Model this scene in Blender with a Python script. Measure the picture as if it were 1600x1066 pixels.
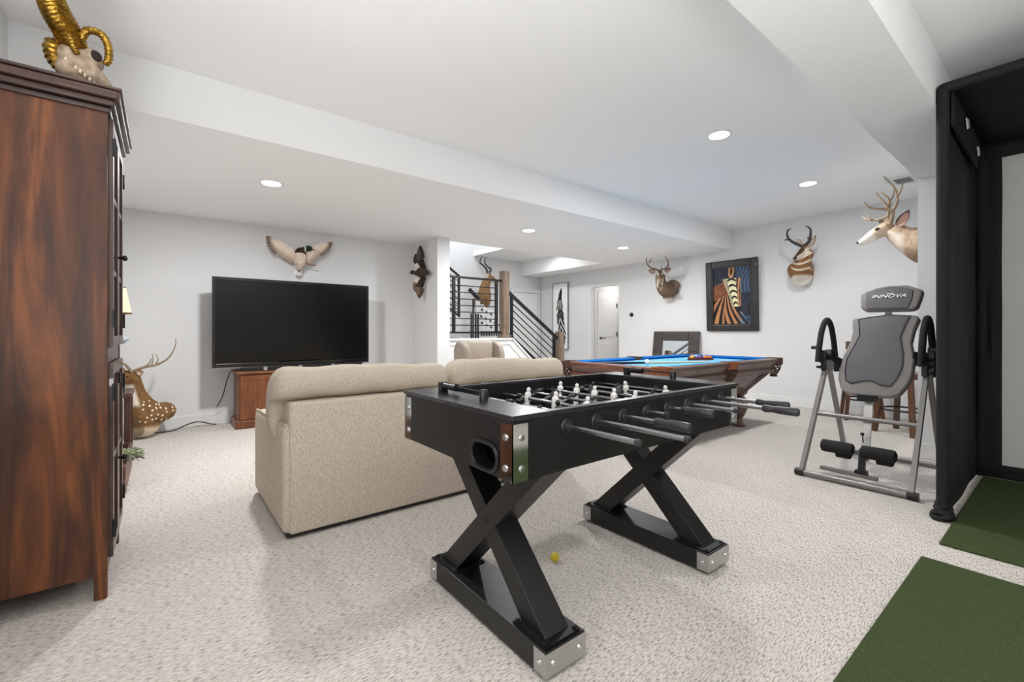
import bpy, bmesh, math, random
from mathutils import Vector, Matrix, Quaternion
random.seed(7)
PI = math.pi
S = bpy.context.scene
C = S.collection
for o in list(bpy.data.objects): bpy.data.objects.remove(o)

# ---------------------------------------------------------------- camera
YAW = 0.906
cam_d = bpy.data.cameras.new('camera'); cam = bpy.data.objects.new('camera', cam_d); C.objects.link(cam)
cam.location = (0, 0, 1.12)
cam.rotation_euler = (PI/2, 0, YAW - PI/2)
cam_d.sensor_width = 36; cam_d.sensor_fit = 'HORIZONTAL'
cam_d.lens = 695/1600*36
cam_d.shift_y = -(533-518)/1600
cam_d.clip_start = 0.02
S.camera = cam
# ---------------------------------------------------------------- world, exposure
S.view_settings.view_transform = 'Standard'; S.view_settings.look = 'None'
S.view_settings.gamma = 1; S.view_settings.use_curve_mapping = False
S.view_settings.exposure = 0.13
W = bpy.data.worlds.new('daylight'); S.world = W; W.use_nodes = True
W.node_tree.nodes['Background'].inputs[0].default_value = (0.93, 0.97, 1.0, 1)
W.node_tree.nodes['Background'].inputs[1].default_value = 0.5
def lamp(name, loc, power, size, color=(1, 0.97, 0.93), rot=(0, 0, 0), shape='DISK'):
    d = bpy.data.lights.new(name, 'AREA'); d.shape = shape; d.size = size; d.energy = power; d.color = color
    o = bpy.data.objects.new(name, d); C.objects.link(o); o.location = loc; o.rotation_euler = rot
    return o
# recessed downlights: five in view, the others in the part of the room behind the camera and in the stair hall
VIEW_LIGHTS = [(0.773, 4.533, 2.47), (3.838, 4.533, 2.47), (5.83, 4.533, 2.47), (3.738, 1.9, 2.80), (5.756, 1.9, 2.80)]
REAR_LIGHTS = [(-0.25, 1.75, 2.80), (1.7, -0.9, 2.80), (-0.2, -0.9, 2.80), (0.8, -2.6, 2.80), (2.8, -2.6, 2.80)]
NEUTRAL = (0.985, 0.99, 1.0); WARM = (1, 0.94, 0.86)
for p, w in zip(VIEW_LIGHTS, (52, 47, 27, 32, 22)): lamp('downlight_lamp', (p[0], p[1], p[2]-0.03), w, 0.16, NEUTRAL)
for p in REAR_LIGHTS: lamp('downlight_lamp', (p[0], p[1], p[2]-0.03), 4, 0.16, WARM)
lamp('downlight_lamp', (6.3, 6.9, 2.77), 12, 0.16, NEUTRAL)
# unseen uplights added to brighten the ceiling, standing in for a bounced flash
lamp('bounce_fill_uplight', (-0.3, 0.75, 0.75), 34, 0.6, (0.98, 0.99, 1), (PI, 0, 0))
lamp('bounce_fill_uplight', (-0.1, -0.7, 1.2), 52, 0.9, (0.98, 0.99, 1), (PI, 0, 0))
lamp('rear_fill_uplight', (1.4, -2.2, 1.75), 40, 0.4, (1, 0.98, 0.95), (PI, 0, 0))  # added fill at the rear, no floor lamp stands here
lamp('stair_window_light', (4.3, 7.1, 4.6), 60, 1.4, (0.92, 0.96, 1), shape='SQUARE')
lamp('vestibule_lamp', (8.2, 6.2, 2.4), 8, 0.3)

# ---------------------------------------------------------------- materials
def lin(c):
    return tuple(((v/255)/12.92 if v/255 <= 0.04045 else ((v/255+0.055)/1.055)**2.4) for v in c)
def nodes(m):
    m.use_nodes = True; nt = m.node_tree; return nt, nt.nodes['Principled BSDF']
MATS = {}
def M(name, rgb, rough=0.5, metal=0.0, var=None, bump=None, stretch=(1, 1, 1), coat=0.0, emit=None, spec=0.5):
    """rgb in sRGB 0-255; var=(scale, second colour rgb); bump=(scale, strength)"""
    m = bpy.data.materials.new(name); nt, b = nodes(m)
    b.inputs['Base Color'].default_value = (*lin(rgb), 1); b.inputs['Roughness'].default_value = rough
    b.inputs['Metallic'].default_value = metal; b.inputs['Coat Weight'].default_value = coat
    b.inputs['Specular IOR Level'].default_value = spec
    if emit: b.inputs['Emission Color'].default_value = (*emit[0], 1); b.inputs['Emission Strength'].default_value = emit[1]
    tc = nt.nodes.new('ShaderNodeTexCoord'); mp = nt.nodes.new('ShaderNodeMapping'); mp.inputs['Scale'].default_value = stretch
    nt.links.new(tc.outputs['Object'], mp.inputs['Vector'])
    if var:
        n = nt.nodes.new('ShaderNodeTexNoise'); n.inputs['Scale'].default_value = var[0]; n.inputs['Detail'].default_value = 6; n.inputs['Roughness'].default_value = 0.65
        r = nt.nodes.new('ShaderNodeValToRGB'); r.color_ramp.elements[0].position = 0.32; r.color_ramp.elements[1].position = 0.68
        r.color_ramp.elements[0].color = (*lin(rgb), 1); r.color_ramp.elements[1].color = (*lin(var[1]), 1)
        nt.links.new(mp.outputs[0], n.inputs['Vector']); nt.links.new(n.outputs['Fac'], r.inputs['Fac']); nt.links.new(r.outputs[0], b.inputs['Base Color'])
    if bump:
        n = nt.nodes.new('ShaderNodeTexNoise'); n.inputs['Scale'].default_value = bump[0]; n.inputs['Detail'].default_value = 4
        bp = nt.nodes.new('ShaderNodeBump'); bp.inputs['Strength'].default_value = bump[1]; bp.inputs['Distance'].default_value = 0.01
        nt.links.new(mp.outputs[0], n.inputs['Vector']); nt.links.new(n.outputs['Fac'], bp.inputs['Height']); nt.links.new(bp.outputs[0], b.inputs['Normal'])
    MATS[name] = m; return m
def MV(name, rough=0.8, bump=(60, 0.25), spec=0.25):
    """colour taken from the mesh's own colour attribute: natural coat and plumage markings, printed pictures"""
    m = bpy.data.materials.new(name); nt, b = nodes(m)
    a = nt.nodes.new('ShaderNodeVertexColor'); a.layer_name = 'Col'
    nt.links.new(a.outputs['Color'], b.inputs['Base Color']); b.inputs['Roughness'].default_value = rough
    b.inputs['Specular IOR Level'].default_value = spec
    if bump:
        tc = nt.nodes.new('ShaderNodeTexCoord'); n = nt.nodes.new('ShaderNodeTexNoise'); n.inputs['Scale'].default_value = bump[0]; n.inputs['Detail'].default_value = 5
        bp = nt.nodes.new('ShaderNodeBump'); bp.inputs['Strength'].default_value = bump[1]; bp.inputs['Distance'].default_value = 0.01
        nt.links.new(tc.outputs['Object'], n.inputs['Vector']); nt.links.new(n.outputs['Fac'], bp.inputs['Height']); nt.links.new(bp.outputs[0], b.inputs['Normal'])
    MATS[name] = m; return m
def carpet():
    m = M('carpet', (200, 193, 185), 0.95, spec=0.1); nt, b = nodes(m)
    tc = nt.nodes.new('ShaderNodeTexCoord'); mp = nt.nodes.new('ShaderNodeMapping'); mp.inputs['Scale'].default_value = (42, 225, 1)
    n = nt.nodes.new('ShaderNodeTexNoise'); n.inputs['Scale'].default_value = 1; n.inputs['Detail'].default_value = 3
    r = nt.nodes.new('ShaderNodeValToRGB'); e = r.color_ramp.elements
    e[0].position = 0.36; e[0].color = (*lin((154, 146, 137)), 1); e[1].position = 0.53; e[1].color = (*lin((215, 209, 202)), 1)
    n2 = nt.nodes.new('ShaderNodeTexNoise'); n2.inputs['Scale'].default_value = 220; n2.inputs['Detail'].default_value = 2
    n3 = nt.nodes.new('ShaderNodeTexVoronoi'); n3.inputs['Scale'].default_value = 9
    r3 = nt.nodes.new('ShaderNodeValToRGB'); r3.color_ramp.elements[0].position = 0.05; r3.color_ramp.elements[0].color = (0.86, 0.86, 0.86, 1); r3.color_ramp.elements[1].position = 0.35; r3.color_ramp.elements[1].color = (1, 1, 1, 1)
    r2 = nt.nodes.new('ShaderNodeValToRGB'); r2.color_ramp.elements[0].color = (0.78, 0.78, 0.78, 1); r2.color_ramp.elements[1].color = (1.08, 1.08, 1.08, 1)
    mx = nt.nodes.new('ShaderNodeMix'); mx.data_type = 'RGBA'; mx.blend_type = 'MULTIPLY'; mx.inputs[0].default_value = 1
    mx2 = nt.nodes.new('ShaderNodeMix'); mx2.data_type = 'RGBA'; mx2.blend_type = 'MULTIPLY'; mx2.inputs[0].default_value = 0.6
    bp = nt.nodes.new('ShaderNodeBump'); bp.inputs['Strength'].default_value = 0.35; bp.inputs['Distance'].default_value = 0.006
    L = nt.links.new
    L(tc.outputs['Object'], mp.inputs[0]); L(mp.outputs[0], n.inputs['Vector']); L(n.outputs['Fac'], r.inputs['Fac'])
    L(tc.outputs['Object'], n2.inputs['Vector']); L(n2.outputs['Fac'], r2.inputs['Fac']); L(tc.outputs['Object'], n3.inputs['Vector']); L(n3.outputs['Distance'], r3.inputs['Fac'])
    L(r.outputs[0], mx.inputs[6]); L(r2.outputs[0], mx.inputs[7]); L(mx.outputs[2], mx2.inputs[6]); L(r3.outputs[0], mx2.inputs[7])
    L(mx2.outputs[2], b.inputs['Base Color']); L(n.outputs['Fac'], bp.inputs['Height']); L(bp.outputs[0], b.inputs['Normal'])
    return m
def wood(name, dark, mid, light, axis='Z', scale=1.0, rough=0.45, coat=0.15):
    m = M(name, mid, rough, coat=coat); nt, b = nodes(m)
    tc = nt.nodes.new('ShaderNodeTexCoord'); mp = nt.nodes.new('ShaderNodeMapping')
    st = {'X': (1.1, 11, 11), 'Y': (11, 1.1, 11), 'Z': (11, 11, 1.1)}[axis]
    mp.inputs['Scale'].default_value = tuple(v*scale for v in st)
    n = nt.nodes.new('ShaderNodeTexNoise'); n.inputs['Scale'].default_value = 1; n.inputs['Detail'].default_value = 8; n.inputs['Roughness'].default_value = 0.6; n.inputs['Distortion'].default_value = 1.4
    r = nt.nodes.new('ShaderNodeValToRGB'); e = r.color_ramp.elements
    e[0].position = 0.3; e[0].color = (*lin(dark), 1); e[1].position = 0.72; e[1].color = (*lin(light), 1)
    k = e.new(0.5); k.color = (*lin(mid), 1)
    L = nt.links.new; L(tc.outputs['Object'], mp.inputs[0]); L(mp.outputs[0], n.inputs['Vector']); L(n.outputs['Fac'], r.inputs['Fac']); L(r.outputs[0], b.inputs['Base Color'])
    return m
def ribbed(name, c1, c2, scale=460):
    m = M(name, c1, 0.95, spec=0.1); nt, b = nodes(m)
    tc = nt.nodes.new('ShaderNodeTexCoord'); mp = nt.nodes.new('ShaderNodeMapping'); mp.inputs['Scale'].default_value = (scale, scale, scale*0.11)
    n = nt.nodes.new('ShaderNodeTexNoise'); n.inputs['Scale'].default_value = 1; n.inputs['Detail'].default_value = 2
    r = nt.nodes.new('ShaderNodeValToRGB'); e = r.color_ramp.elements; e[0].position = 0.36; e[0].color = (*lin(c2), 1); e[1].position = 0.6; e[1].color = (*lin(c1), 1)
    bp = nt.nodes.new('ShaderNodeBump'); bp.inputs['Strength'].default_value = 0.3; bp.inputs['Distance'].default_value = 0.005
    L = nt.links.new; L(tc.outputs['Object'], mp.inputs[0]); L(mp.outputs[0], n.inputs['Vector']); L(n.outputs['Fac'], r.inputs['Fac']); L(r.outputs[0], b.inputs['Base Color']); L(n.outputs['Fac'], bp.inputs['Height']); L(bp.outputs[0], b.inputs['Normal'])
    return m
carpet()
M('wall_paint', (222, 222, 222), 0.9, bump=(40, 0.03), spec=0.2)
M('ceiling_paint', (245, 245, 245), 0.95, bump=(40, 0.03), spec=0.1)
M('trim_white', (226, 226, 225), 0.5)
M('door_white', (238, 238, 237), 0.45)
M('lens', (255, 255, 255), 0.5, emit=((1, 0.98, 0.95), 9))
M('black_metal', (22, 24, 28), 0.45, 0.3)
M('black_matte', (17, 17, 18), 0.6)
M('black_plastic', (16, 16, 17), 0.35)
M('black_laminate', (15, 14, 14), 0.42, bump=(90, 0.05), stretch=(1, 1, 8))
M('foos_top', (38, 37, 40), 0.26)
M('chrome', (225, 225, 225), 0.08, 1.0)
M('brushed_steel', (190, 190, 188), 0.3, 1.0)
M('dark_rod', (150, 150, 152), 0.24, 0.95)
M('grey_steel', (132, 129, 127), 0.38, 0.6)
M('grip_grey', (42, 41, 45), 0.35)
M('foam_black', (18, 17, 17), 0.85, bump=(200, 0.3))
M('vinyl_grey', (124, 120, 117), 0.42, bump=(160, 0.1))
M('pad_grey', (90, 89, 93), 0.55, bump=(220, 0.1))
M('white_plastic', (232, 230, 226), 0.4)
M('white_print', (240, 240, 240), 0.6)
M('yellow_ball', (200, 180, 40), 0.45)
M('turf', (52, 63, 36), 0.95, var=(190, (80, 92, 60)), bump=(260, 0.6), spec=0.1)
M('cage_fabric', (26, 26, 26), 0.75, bump=(14, 0.5), spec=0.3)
M('impact_screen', (205, 203, 198), 0.85)
M('sofa_dark', (40, 36, 33), 0.9)
ribbed('sofa_fabric', (211, 199, 183), (176, 163, 147))
M('armchair_fabric', (160, 150, 138), 0.95, var=(60, (146, 137, 126)), bump=(200, 0.2), spec=0.1)
M('orange_fabric', (214, 110, 48), 0.9, var=(25, (170, 70, 30)))
wood('cabinet_wood', (30, 14, 7), (80, 42, 18), (136, 78, 33), 'Z', 0.75, 0.5, 0.0)
wood('cabinet_front', (44, 26, 20), (76, 50, 40), (104, 76, 64), 'Z', 1, 0.4, 0.25)
wood('cornice_wood', (30, 17, 13), (52, 31, 23), (74, 46, 34), 'X', 1, 0.35, 0.3)
wood('stand_wood', (70, 36, 15), (112, 62, 27), (142, 84, 41), 'Z', 1.3, 0.45)
wood('pool_wood', (54, 34, 27), (92, 66, 55), (126, 100, 88), 'X', 1.2, 0.35, 0.3)
wood('pool_wood_end', (62, 34, 26), (104, 62, 46), (140, 92, 72), 'Y', 1.2, 0.35, 0.3)
wood('newel_wood', (82, 69, 59), (116, 98, 83), (142, 124, 107), 'Z', 1.2, 0.7, 0)
wood('stool_wood', (52, 30, 17), (84, 52, 30), (110, 72, 44), 'Z', 1.2, 0.4)
wood('red_wood', (84, 34, 26), (120, 54, 42), (140, 70, 54), 'Z', 1.2, 0.35)
wood('frame_dark', (20, 17, 16), (32, 27, 25), (46, 39, 35), 'Z', 2, 0.45)
wood('mirror_frame', (38, 33, 31), (60, 53, 50), (80, 72, 67), 'Y', 2, 0.5)
wood('planter_wood', (70, 40, 30), (104, 66, 52), (128, 90, 74), 'Y', 1, 0.6)
M('leather_tan', (150, 82, 42), 0.6, var=(40, (120, 60, 30)), bump=(80, 0.2))
M('leather_dark', (70, 44, 32), 0.55)
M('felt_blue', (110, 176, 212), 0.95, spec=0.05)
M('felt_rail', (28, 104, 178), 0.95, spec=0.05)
M('cue_dark', (30, 28, 40), 0.3); M('cue_maple', (222, 196, 152), 0.3)
M('ivory', (236, 234, 222), 0.15, coat=0.5)
M('rack_brown', (96, 40, 30), 0.4)
for n, c in (('ball_yellow', (230, 180, 30)), ('ball_blue', (30, 50, 140)), ('ball_red', (190, 30, 30)), ('ball_purple', (70, 30, 100)), ('ball_orange', (220, 110, 40)), ('ball_green', (20, 100, 50)), ('ball_maroon', (110, 20, 30)), ('ball_black', (15, 15, 15)), ('ball_white', (235, 232, 225))): M(n, c, 0.12, coat=0.6)
M('mirror_glass', (240, 244, 246), 0.02, 1.0)
M('tv_screen', (8, 8, 8), 0.22, spec=0.35); M('tv_bezel', (14, 14, 15), 0.2, coat=0.4)
M('silver_trim', (150, 152, 156), 0.3, 0.8)
M('cord', (45, 46, 46), 0.6)
M('brass_gold', (178, 140, 60), 0.32, 0.95, var=(40, (120, 92, 36)), bump=(70, 0.3))
M('bone', (178, 160, 138), 0.75, var=(30, (120, 100, 82)), bump=(60, 0.3))
M('tooth', (214, 202, 180), 0.6); M('dark_hollow', (38, 26, 22), 0.9)
M('eye_black', (10, 8, 7), 0.08, coat=0.8); M('nose_black', (22, 18, 17), 0.45)
M('antler', (112, 92, 70), 0.6, var=(22, (168, 146, 118)), bump=(50, 0.3))
M('antler_dark', (62, 50, 42), 0.6, var=(22, (104, 86, 70)), bump=(50, 0.3))
M('horn_black', (40, 35, 33), 0.5, bump=(60, 0.4))
M('bill_olive', (92, 80, 46), 0.4); M('leg_orange', (150, 92, 56), 0.6)
M('lamp_shade', (214, 192, 164), 0.9); M('shade_trim', (96, 72, 56), 0.8)
M('leaf_green', (112, 124, 84), 0.8, var=(40, (150, 156, 116))); M('dried_dark', (84, 74, 78), 0.8)
M('silver_leaf', (160, 166, 170), 0.5)
M('vent_grey', (128, 128, 128), 0.6)
M('gold_speckle', (206, 196, 172), 0.6)
mg = bpy.data.materials.new('pane_glass'); nt, b = nodes(mg); b.inputs['Base Color'].default_value = (0.08, 0.06, 0.055, 1); b.inputs['Roughness'].default_value = 0.06; MATS['pane_glass'] = mg
MV('fur', 0.85); MV('feather_coat', 0.8, (120, 0.15)); MV('print', 0.55, None); MV('canvas', 0.6, (150, 0.15))

# ---------------------------------------------------------------- mesh helpers
class MB:
    def __init__(s): s.v = []; s.f = []; s.smooth = False
    def add(s, vs, fs):
        n = len(s.v); s.v += [Vector(v) for v in vs]; s.f += [[i+n for i in q] for q in fs]; return s
    def box(s, x0, y0, z0, x1, y1, z1, bev=0.0, seg=2):
        if bev > 0:
            bm = bmesh.new(); bmesh.ops.create_cube(bm, size=1)
            for v in bm.verts: v.co = Vector(((x0+x1)/2+v.co.x*(x1-x0), (y0+y1)/2+v.co.y*(y1-y0), (z0+z1)/2+v.co.z*(z1-z0)))
            bmesh.ops.bevel(bm, geom=list(bm.edges), offset=bev, segments=seg, affect='EDGES', profile=0.5)
            bm.verts.index_update(); s.add([v.co.copy() for v in bm.verts], [[v.index for v in q.verts] for q in bm.faces]); bm.free(); return s
        return s.add([(x0, y0, z0), (x1, y0, z0), (x1, y1, z0), (x0, y1, z0), (x0, y0, z1), (x1, y0, z1), (x1, y1, z1), (x0, y1, z1)],
                     [(0, 3, 2, 1), (4, 5, 6, 7), (0, 1, 5, 4), (1, 2, 6, 5), (2, 3, 7, 6), (3, 0, 4, 7)])
    def bar(s, a, b, w, t, up=(0, 0, 1), bev=0.0):
        """rectangular bar from a to b; w across, t along 'up'"""
        a = Vector(a); b = Vector(b); d = (b-a).normalized(); u = Vector(up); x = d.cross(u)
        if x.length < 1e-4: x = d.cross(Vector((1, 0, 0)))
        x.normalize(); y = x.cross(d).normalized()
        q = [(-w/2, -t/2), (w/2, -t/2), (w/2, t/2), (-w/2, t/2)]
        vs = [a+x*i+y*j for i, j in q]+[b+x*i+y*j for i, j in q]
        return s.add(vs, [(0, 1, 2, 3), (7, 6, 5, 4), (0, 4, 5, 1), (1, 5, 6, 2), (2, 6, 7, 3), (3, 7, 4, 0)])
    def tube(s, pts, rad, n=10, cap=True, sm=0, flat=None):
        pts = [Vector(p) for p in pts]
        if not isinstance(rad, (list, tuple)): rad = [rad]*len(pts)
        if sm:
            P = []; R = []
            for i in range(len(pts)-1):
                p0 = pts[max(i-1, 0)]; p1 = pts[i]; p2 = pts[i+1]; p3 = pts[min(i+2, len(pts)-1)]
                for k in range(sm):
                    t = k/sm
                    P.append(0.5*((2*p1)+(p2-p0)*t+(2*p0-5*p1+4*p2-p3)*t*t+(3*p1-p0-3*p2+p3)*t**3)); R.append(rad[i]+(rad[i+1]-rad[i])*t)
            P.append(pts[-1]); R.append(rad[-1]); pts = P; rad = R
        m = len(pts); vs = []; fs = []; prev = None
        for i in range(m):
            d = (pts[min(i+1, m-1)]-pts[max(i-1, 0)]).normalized()
            if prev is None:
                x = d.cross(Vector((0, 0, 1)))
                if x.length < 1e-3: x = Vector((1, 0, 0))
                x.normalize()
            else:
                x = prev-d*prev.dot(d); x.normalize()
            prev = x; y = d.cross(x)
            for k in range(n):
                a = 2*PI*k/n; vs.append(pts[i]+(x*math.cos(a)+y*math.sin(a)*(flat or 1))*rad[i])
        for i in range(m-1):
            for k in range(n): fs.append((i*n+k, i*n+(k+1) % n, (i+1)*n+(k+1) % n, (i+1)*n+k))
        if cap: fs.append(list(range(n))[::-1]); fs.append([(m-1)*n+k for k in range(n)])
        s.smooth = True
        return s.add(vs, fs)
    def cyl(s, a, b, r, r2=None, n=16): return s.tube([a, b], [r, r if r2 is None else r2], n)
    def lathe(s, prof, c=(0, 0, 0), n=20, axis=(0, 0, 1)):
        q = Vector((0, 0, 1)).rotation_difference(Vector(axis)); c = Vector(c); vs = []; fs = []
        for r, z in prof:
            for k in range(n):
                a = 2*PI*k/n; vs.append(c+q @ Vector((r*math.cos(a), r*math.sin(a), z)))
        for i in range(len(prof)-1):
            for k in range(n): fs.append((i*n+k, i*n+(k+1) % n, (i+1)*n+(k+1) % n, (i+1)*n+k))
        fs.append(list(range(n))[::-1]); fs.append([(len(prof)-1)*n+k for k in range(n)])
        s.smooth = True; return s.add(vs, fs)
    def ell(s, c, r, rot=None, u=16, v=10):
        c = Vector(c); r = (r, r, r) if not isinstance(r, (tuple, list)) else r; vs = []; fs = []
        for i in range(v+1):
            th = PI*i/v
            for k in range(u):
                a = 2*PI*k/u; p = Vector((r[0]*math.sin(th)*math.cos(a), r[1]*math.sin(th)*math.sin(a), r[2]*math.cos(th)))
                if rot is not None: p = rot @ p
                vs.append(c+p)
        for i in range(v):
            for k in range(u): fs.append((i*u+k, (i+1)*u+k, (i+1)*u+(k+1) % u, i*u+(k+1) % u))
        s.smooth = True; return s.add(vs, fs)
    def prism(s, poly, f0, f1):
        """poly of 2D points; f0,f1 map a 2D point to 3D for the two caps"""
        n = len(poly); vs = [Vector(f0(p)) for p in poly]+[Vector(f1(p)) for p in poly]
        return s.add(vs, [list(range(n))[::-1], [n+i for i in range(n)]]+[(i, (i+1) % n, n+(i+1) % n, n+i) for i in range(n)])
    def pad(s, poly, axes, thick, rim=0.35, rows=5, org=(0, 0, 0)):
        """cushioned slab with a domed front and back, outline poly (2D) in axes (u,v,w)"""
        u, v, w = [Vector(a) for a in axes]; n = len(poly); org = Vector(org)
        cx = sum(p[0] for p in poly)/n; cy = sum(p[1] for p in poly)/n; vs = []; fs = []
        rings = []
        for j in range(-rows, rows+1):
            a = j/rows*PI/2; sc = 1-(1-math.cos(a))*rim*0.25; h = math.sin(a)*thick/2; rings.append((sc, h))
        for sc, h in rings:
            for p in poly: vs.append(org+u*(cx+(p[0]-cx)*sc)+v*(cy+(p[1]-cy)*sc)+w*h)
        m = len(rings)
        for i in range(m-1):
            for k in range(n): fs.append((i*n+k, i*n+(k+1) % n, (i+1)*n+(k+1) % n, (i+1)*n+k))
        fs.append(list(range(n))[::-1]); fs.append([(m-1)*n+k for k in range(n)])
        return s.add(vs, fs)
    def data(s, name, smooth=None):
        me = bpy.data.meshes.new(name); me.from_pydata([tuple(v) for v in s.v], [], s.f)
        bm = bmesh.new(); bm.from_mesh(me); bmesh.ops.recalc_face_normals(bm, faces=bm.faces); bm.to_mesh(me); bm.free()
        sm = s.smooth if smooth is None else smooth
        if sm:
            me.polygons.foreach_set('use_smooth', [True]*len(me.polygons))
            try: me.set_sharp_from_angle(angle=math.radians(42))
            except Exception: pass
        return me
    def build(s, name, mat, parent=None, smooth=None, local=False, label=None):
        if parent is not None and not local:
            inv = PMAT[parent.name].inverted(); s.v = [inv @ v for v in s.v]
        me = s.data(name, smooth)
        me.materials.append(MATS[mat] if isinstance(mat, str) else mat)
        o = bpy.data.objects.new(name, me); C.objects.link(o)
        if parent is not None:
            o.parent = parent; PMAT[o.name] = PMAT[parent.name].copy()
        else: PMAT[o.name] = Matrix.Identity(4)
        if label: o['label'] = label
        return o
PMAT = {}
def tag(o, label, cat, group=None, kind=None):
    o['label'] = label; o['category'] = cat
    if group: o['group'] = group
    if kind: o['kind'] = kind
    return o
def thing(name, label, cat, loc=(0, 0, 0), rz=0, group=None):
    o = bpy.data.objects.new(name, None); C.objects.link(o); o.empty_display_size = 0.1
    o.location = loc; o.rotation_euler = (0, 0, rz)
    PMAT[o.name] = Matrix.Translation(Vector(loc)) @ Matrix.Rotation(rz, 4, 'Z')
    return tag(o, label, cat, group)
def single(mb, name, mat, label, cat, base, group=None, smooth=None):
    """a thing that is one mesh, its origin at its base"""
    b = Vector(base); mb.v = [v-b for v in mb.v]; me = mb.data(name, smooth); me.materials.append(MATS[mat])
    o = bpy.data.objects.new(name, me); C.objects.link(o); o.location = b; PMAT[o.name] = Matrix.Translation(b)
    return tag(o, label, cat, group)
def struct(mb, name, mat, parent=None):
    o = mb.build(name, mat, parent)
    if parent is None: o['kind'] = 'structure'
    return o
def inst(src, parent, loc=None, rot=None):
    c = src.copy(); C.objects.link(c); c.parent = parent
    if loc is not None: c.location = loc
    if rot is not None: c.rotation_euler = rot
    return c
def sub(o, lv=1):
    m = o.modifiers.new('round', 'SUBSURF'); m.levels = lv; m.render_levels = lv
    o.data.polygons.foreach_set('use_smooth', [True]*len(o.data.polygons)); return o
def bevel(o, w=0.003, seg=2):
    m = o.modifiers.new('edge', 'BEVEL'); m.width = w; m.segments = seg; m.limit_method = 'ANGLE'; return o
def blob(mb, name, mat, parent, voxel, colorfn, iters=6):
    """fuse overlapping shapes into one continuous skin and colour it by its natural markings"""
    inv = PMAT[parent.name].inverted()
    me = mb.data('tmp'); o = bpy.data.objects.new('tmp', me); C.objects.link(o)
    r = o.modifiers.new('r', 'REMESH'); r.mode = 'VOXEL'; r.voxel_size = voxel
    sm = o.modifiers.new('s', 'SMOOTH'); sm.iterations = iters; sm.factor = 0.5
    dg = bpy.context.evaluated_depsgraph_get(); dg.update()
    new = bpy.data.meshes.new_from_object(o.evaluated_get(dg))
    bpy.data.objects.remove(o); new.name = name
    col = new.color_attributes.new('Col', 'FLOAT_COLOR', 'POINT')
    for i, v in enumerate(new.vertices):
        col.data[i].color = (*lin(colorfn(v.co)), 1)
    for v in new.vertices: v.co = inv @ v.co
    new.polygons.foreach_set('use_smooth', [True]*len(new.polygons))
    new.materials.clear(); new.materials.append(MATS[mat])
    ob = bpy.data.objects.new(name, new); C.objects.link(ob); ob.parent = parent; PMAT[ob.name] = PMAT[parent.name].copy()
    return ob
def mix(a, b, t):
    t = max(0, min(1, t)); return tuple(a[i]+(b[i]-a[i])*t for i in range(3))
def sstep(a, b, x):
    t = max(0, min(1, (x-a)/(b-a))); return t*t*(3-2*t)
def hsh(*p):
    v = math.sin(sum(a*k for a, k in zip(p, (12.9898, 78.233, 37.719))))*43758.5453; return v-math.floor(v)
def vnoise(x, y, z=0):
    xi, yi, zi = math.floor(x), math.floor(y), math.floor(z); fx, fy, fz = x-xi, y-yi, z-zi; r = 0
    for a in (0, 1):
        for b in (0, 1):
            for c in (0, 1):
                r += hsh(xi+a, yi+b, zi+c)*(fx if a else 1-fx)*(fy if b else 1-fy)*(fz if c else 1-fz)
    return r
def frame(d, up=(0, 0, 1)):
    d = Vector(d).normalized(); l = Vector(up).cross(d).normalized(); u = d.cross(l)
    return Matrix((d, l, u)).transposed()   # columns: forward, left, up
def picture(name, mat, parent, org, du, dv, nu, nv, fn):
    """flat printed picture: a fine grid whose colour attribute holds the image"""
    inv = PMAT[parent.name].inverted(); org = Vector(org); du = Vector(du); dv = Vector(dv)
    vs = [inv @ (org+du*(i/nu)+dv*(j/nv)) for j in range(nv+1) for i in range(nu+1)]
    fs = [(j*(nu+1)+i, j*(nu+1)+i+1, (j+1)*(nu+1)+i+1, (j+1)*(nu+1)+i) for j in range(nv) for i in range(nu)]
    me = bpy.data.meshes.new(name); me.from_pydata([tuple(v) for v in vs], [], fs)
    col = me.color_attributes.new('Col', 'FLOAT_COLOR', 'POINT'); k = 0
    for j in range(nv+1):
        for i in range(nu+1): col.data[k].color = (*lin(fn(i/nu, j/nv)), 1); k += 1
    me.materials.append(MATS[mat]); o = bpy.data.objects.new(name, me); C.objects.link(o); o.parent = parent; PMAT[o.name] = PMAT[parent.name].copy()
    return o
# ================================================================ THE ROOM
XL, XR, YT, YB = -0.66, 7.414, 6.43, 8.33
ZU, ZL = 2.80, 2.47
YS, YO = 3.56, 5.80       # ceiling step, stair opening edge
BY0, BY1 = 0.53, 0.886    # dropped beam on the golf side
YR = -3.6
struct(MB().box(XL-0.1, YR, -0.1, 9.2, YB+0.1, 0), 'floor', 'carpet')
m = MB()
m.box(XL, YR, ZU, XR+0.1, BY0, ZU+0.1)                 # golf bay
m.box(XL, BY0, ZL, XR+0.1, BY1, ZU+0.1)                # beam
m.box(XL, BY1, ZU, XR+0.1, YS, ZU+0.1)                 # main
m.box(XL, YS, ZL, XR+0.1, YO, ZU+0.1)                  # lower
m.box(XL, YO, ZL, 3.06, YT+0.1, ZU+0.1)                # lower over the television bay
m.box(6.82, YO, ZL, XR+0.1, YB+0.1, ZU+0.1)            # soffit by the right wall
m.box(5.44, YO, ZU, 6.82, YB+0.1, ZU+0.1)              # recess
m.box(3.06, YO, 5.0, 5.54, YB+0.1, 5.1)                # top of the stair shaft
struct(m, 'ceiling', 'ceiling_paint')
struct(MB().box(XL-0.1, YR, 0, XL, YT, ZU), 'wall_left', 'wall_paint')
struct(MB().box(XL-0.1, YT, 0, 3.06, YT+0.1, ZL), 'wall_television', 'wall_paint')
struct(MB().box(3.06, 5.62, 0, 3.26, YB, 5.0), 'wall_stub', 'wall_paint')
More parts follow.
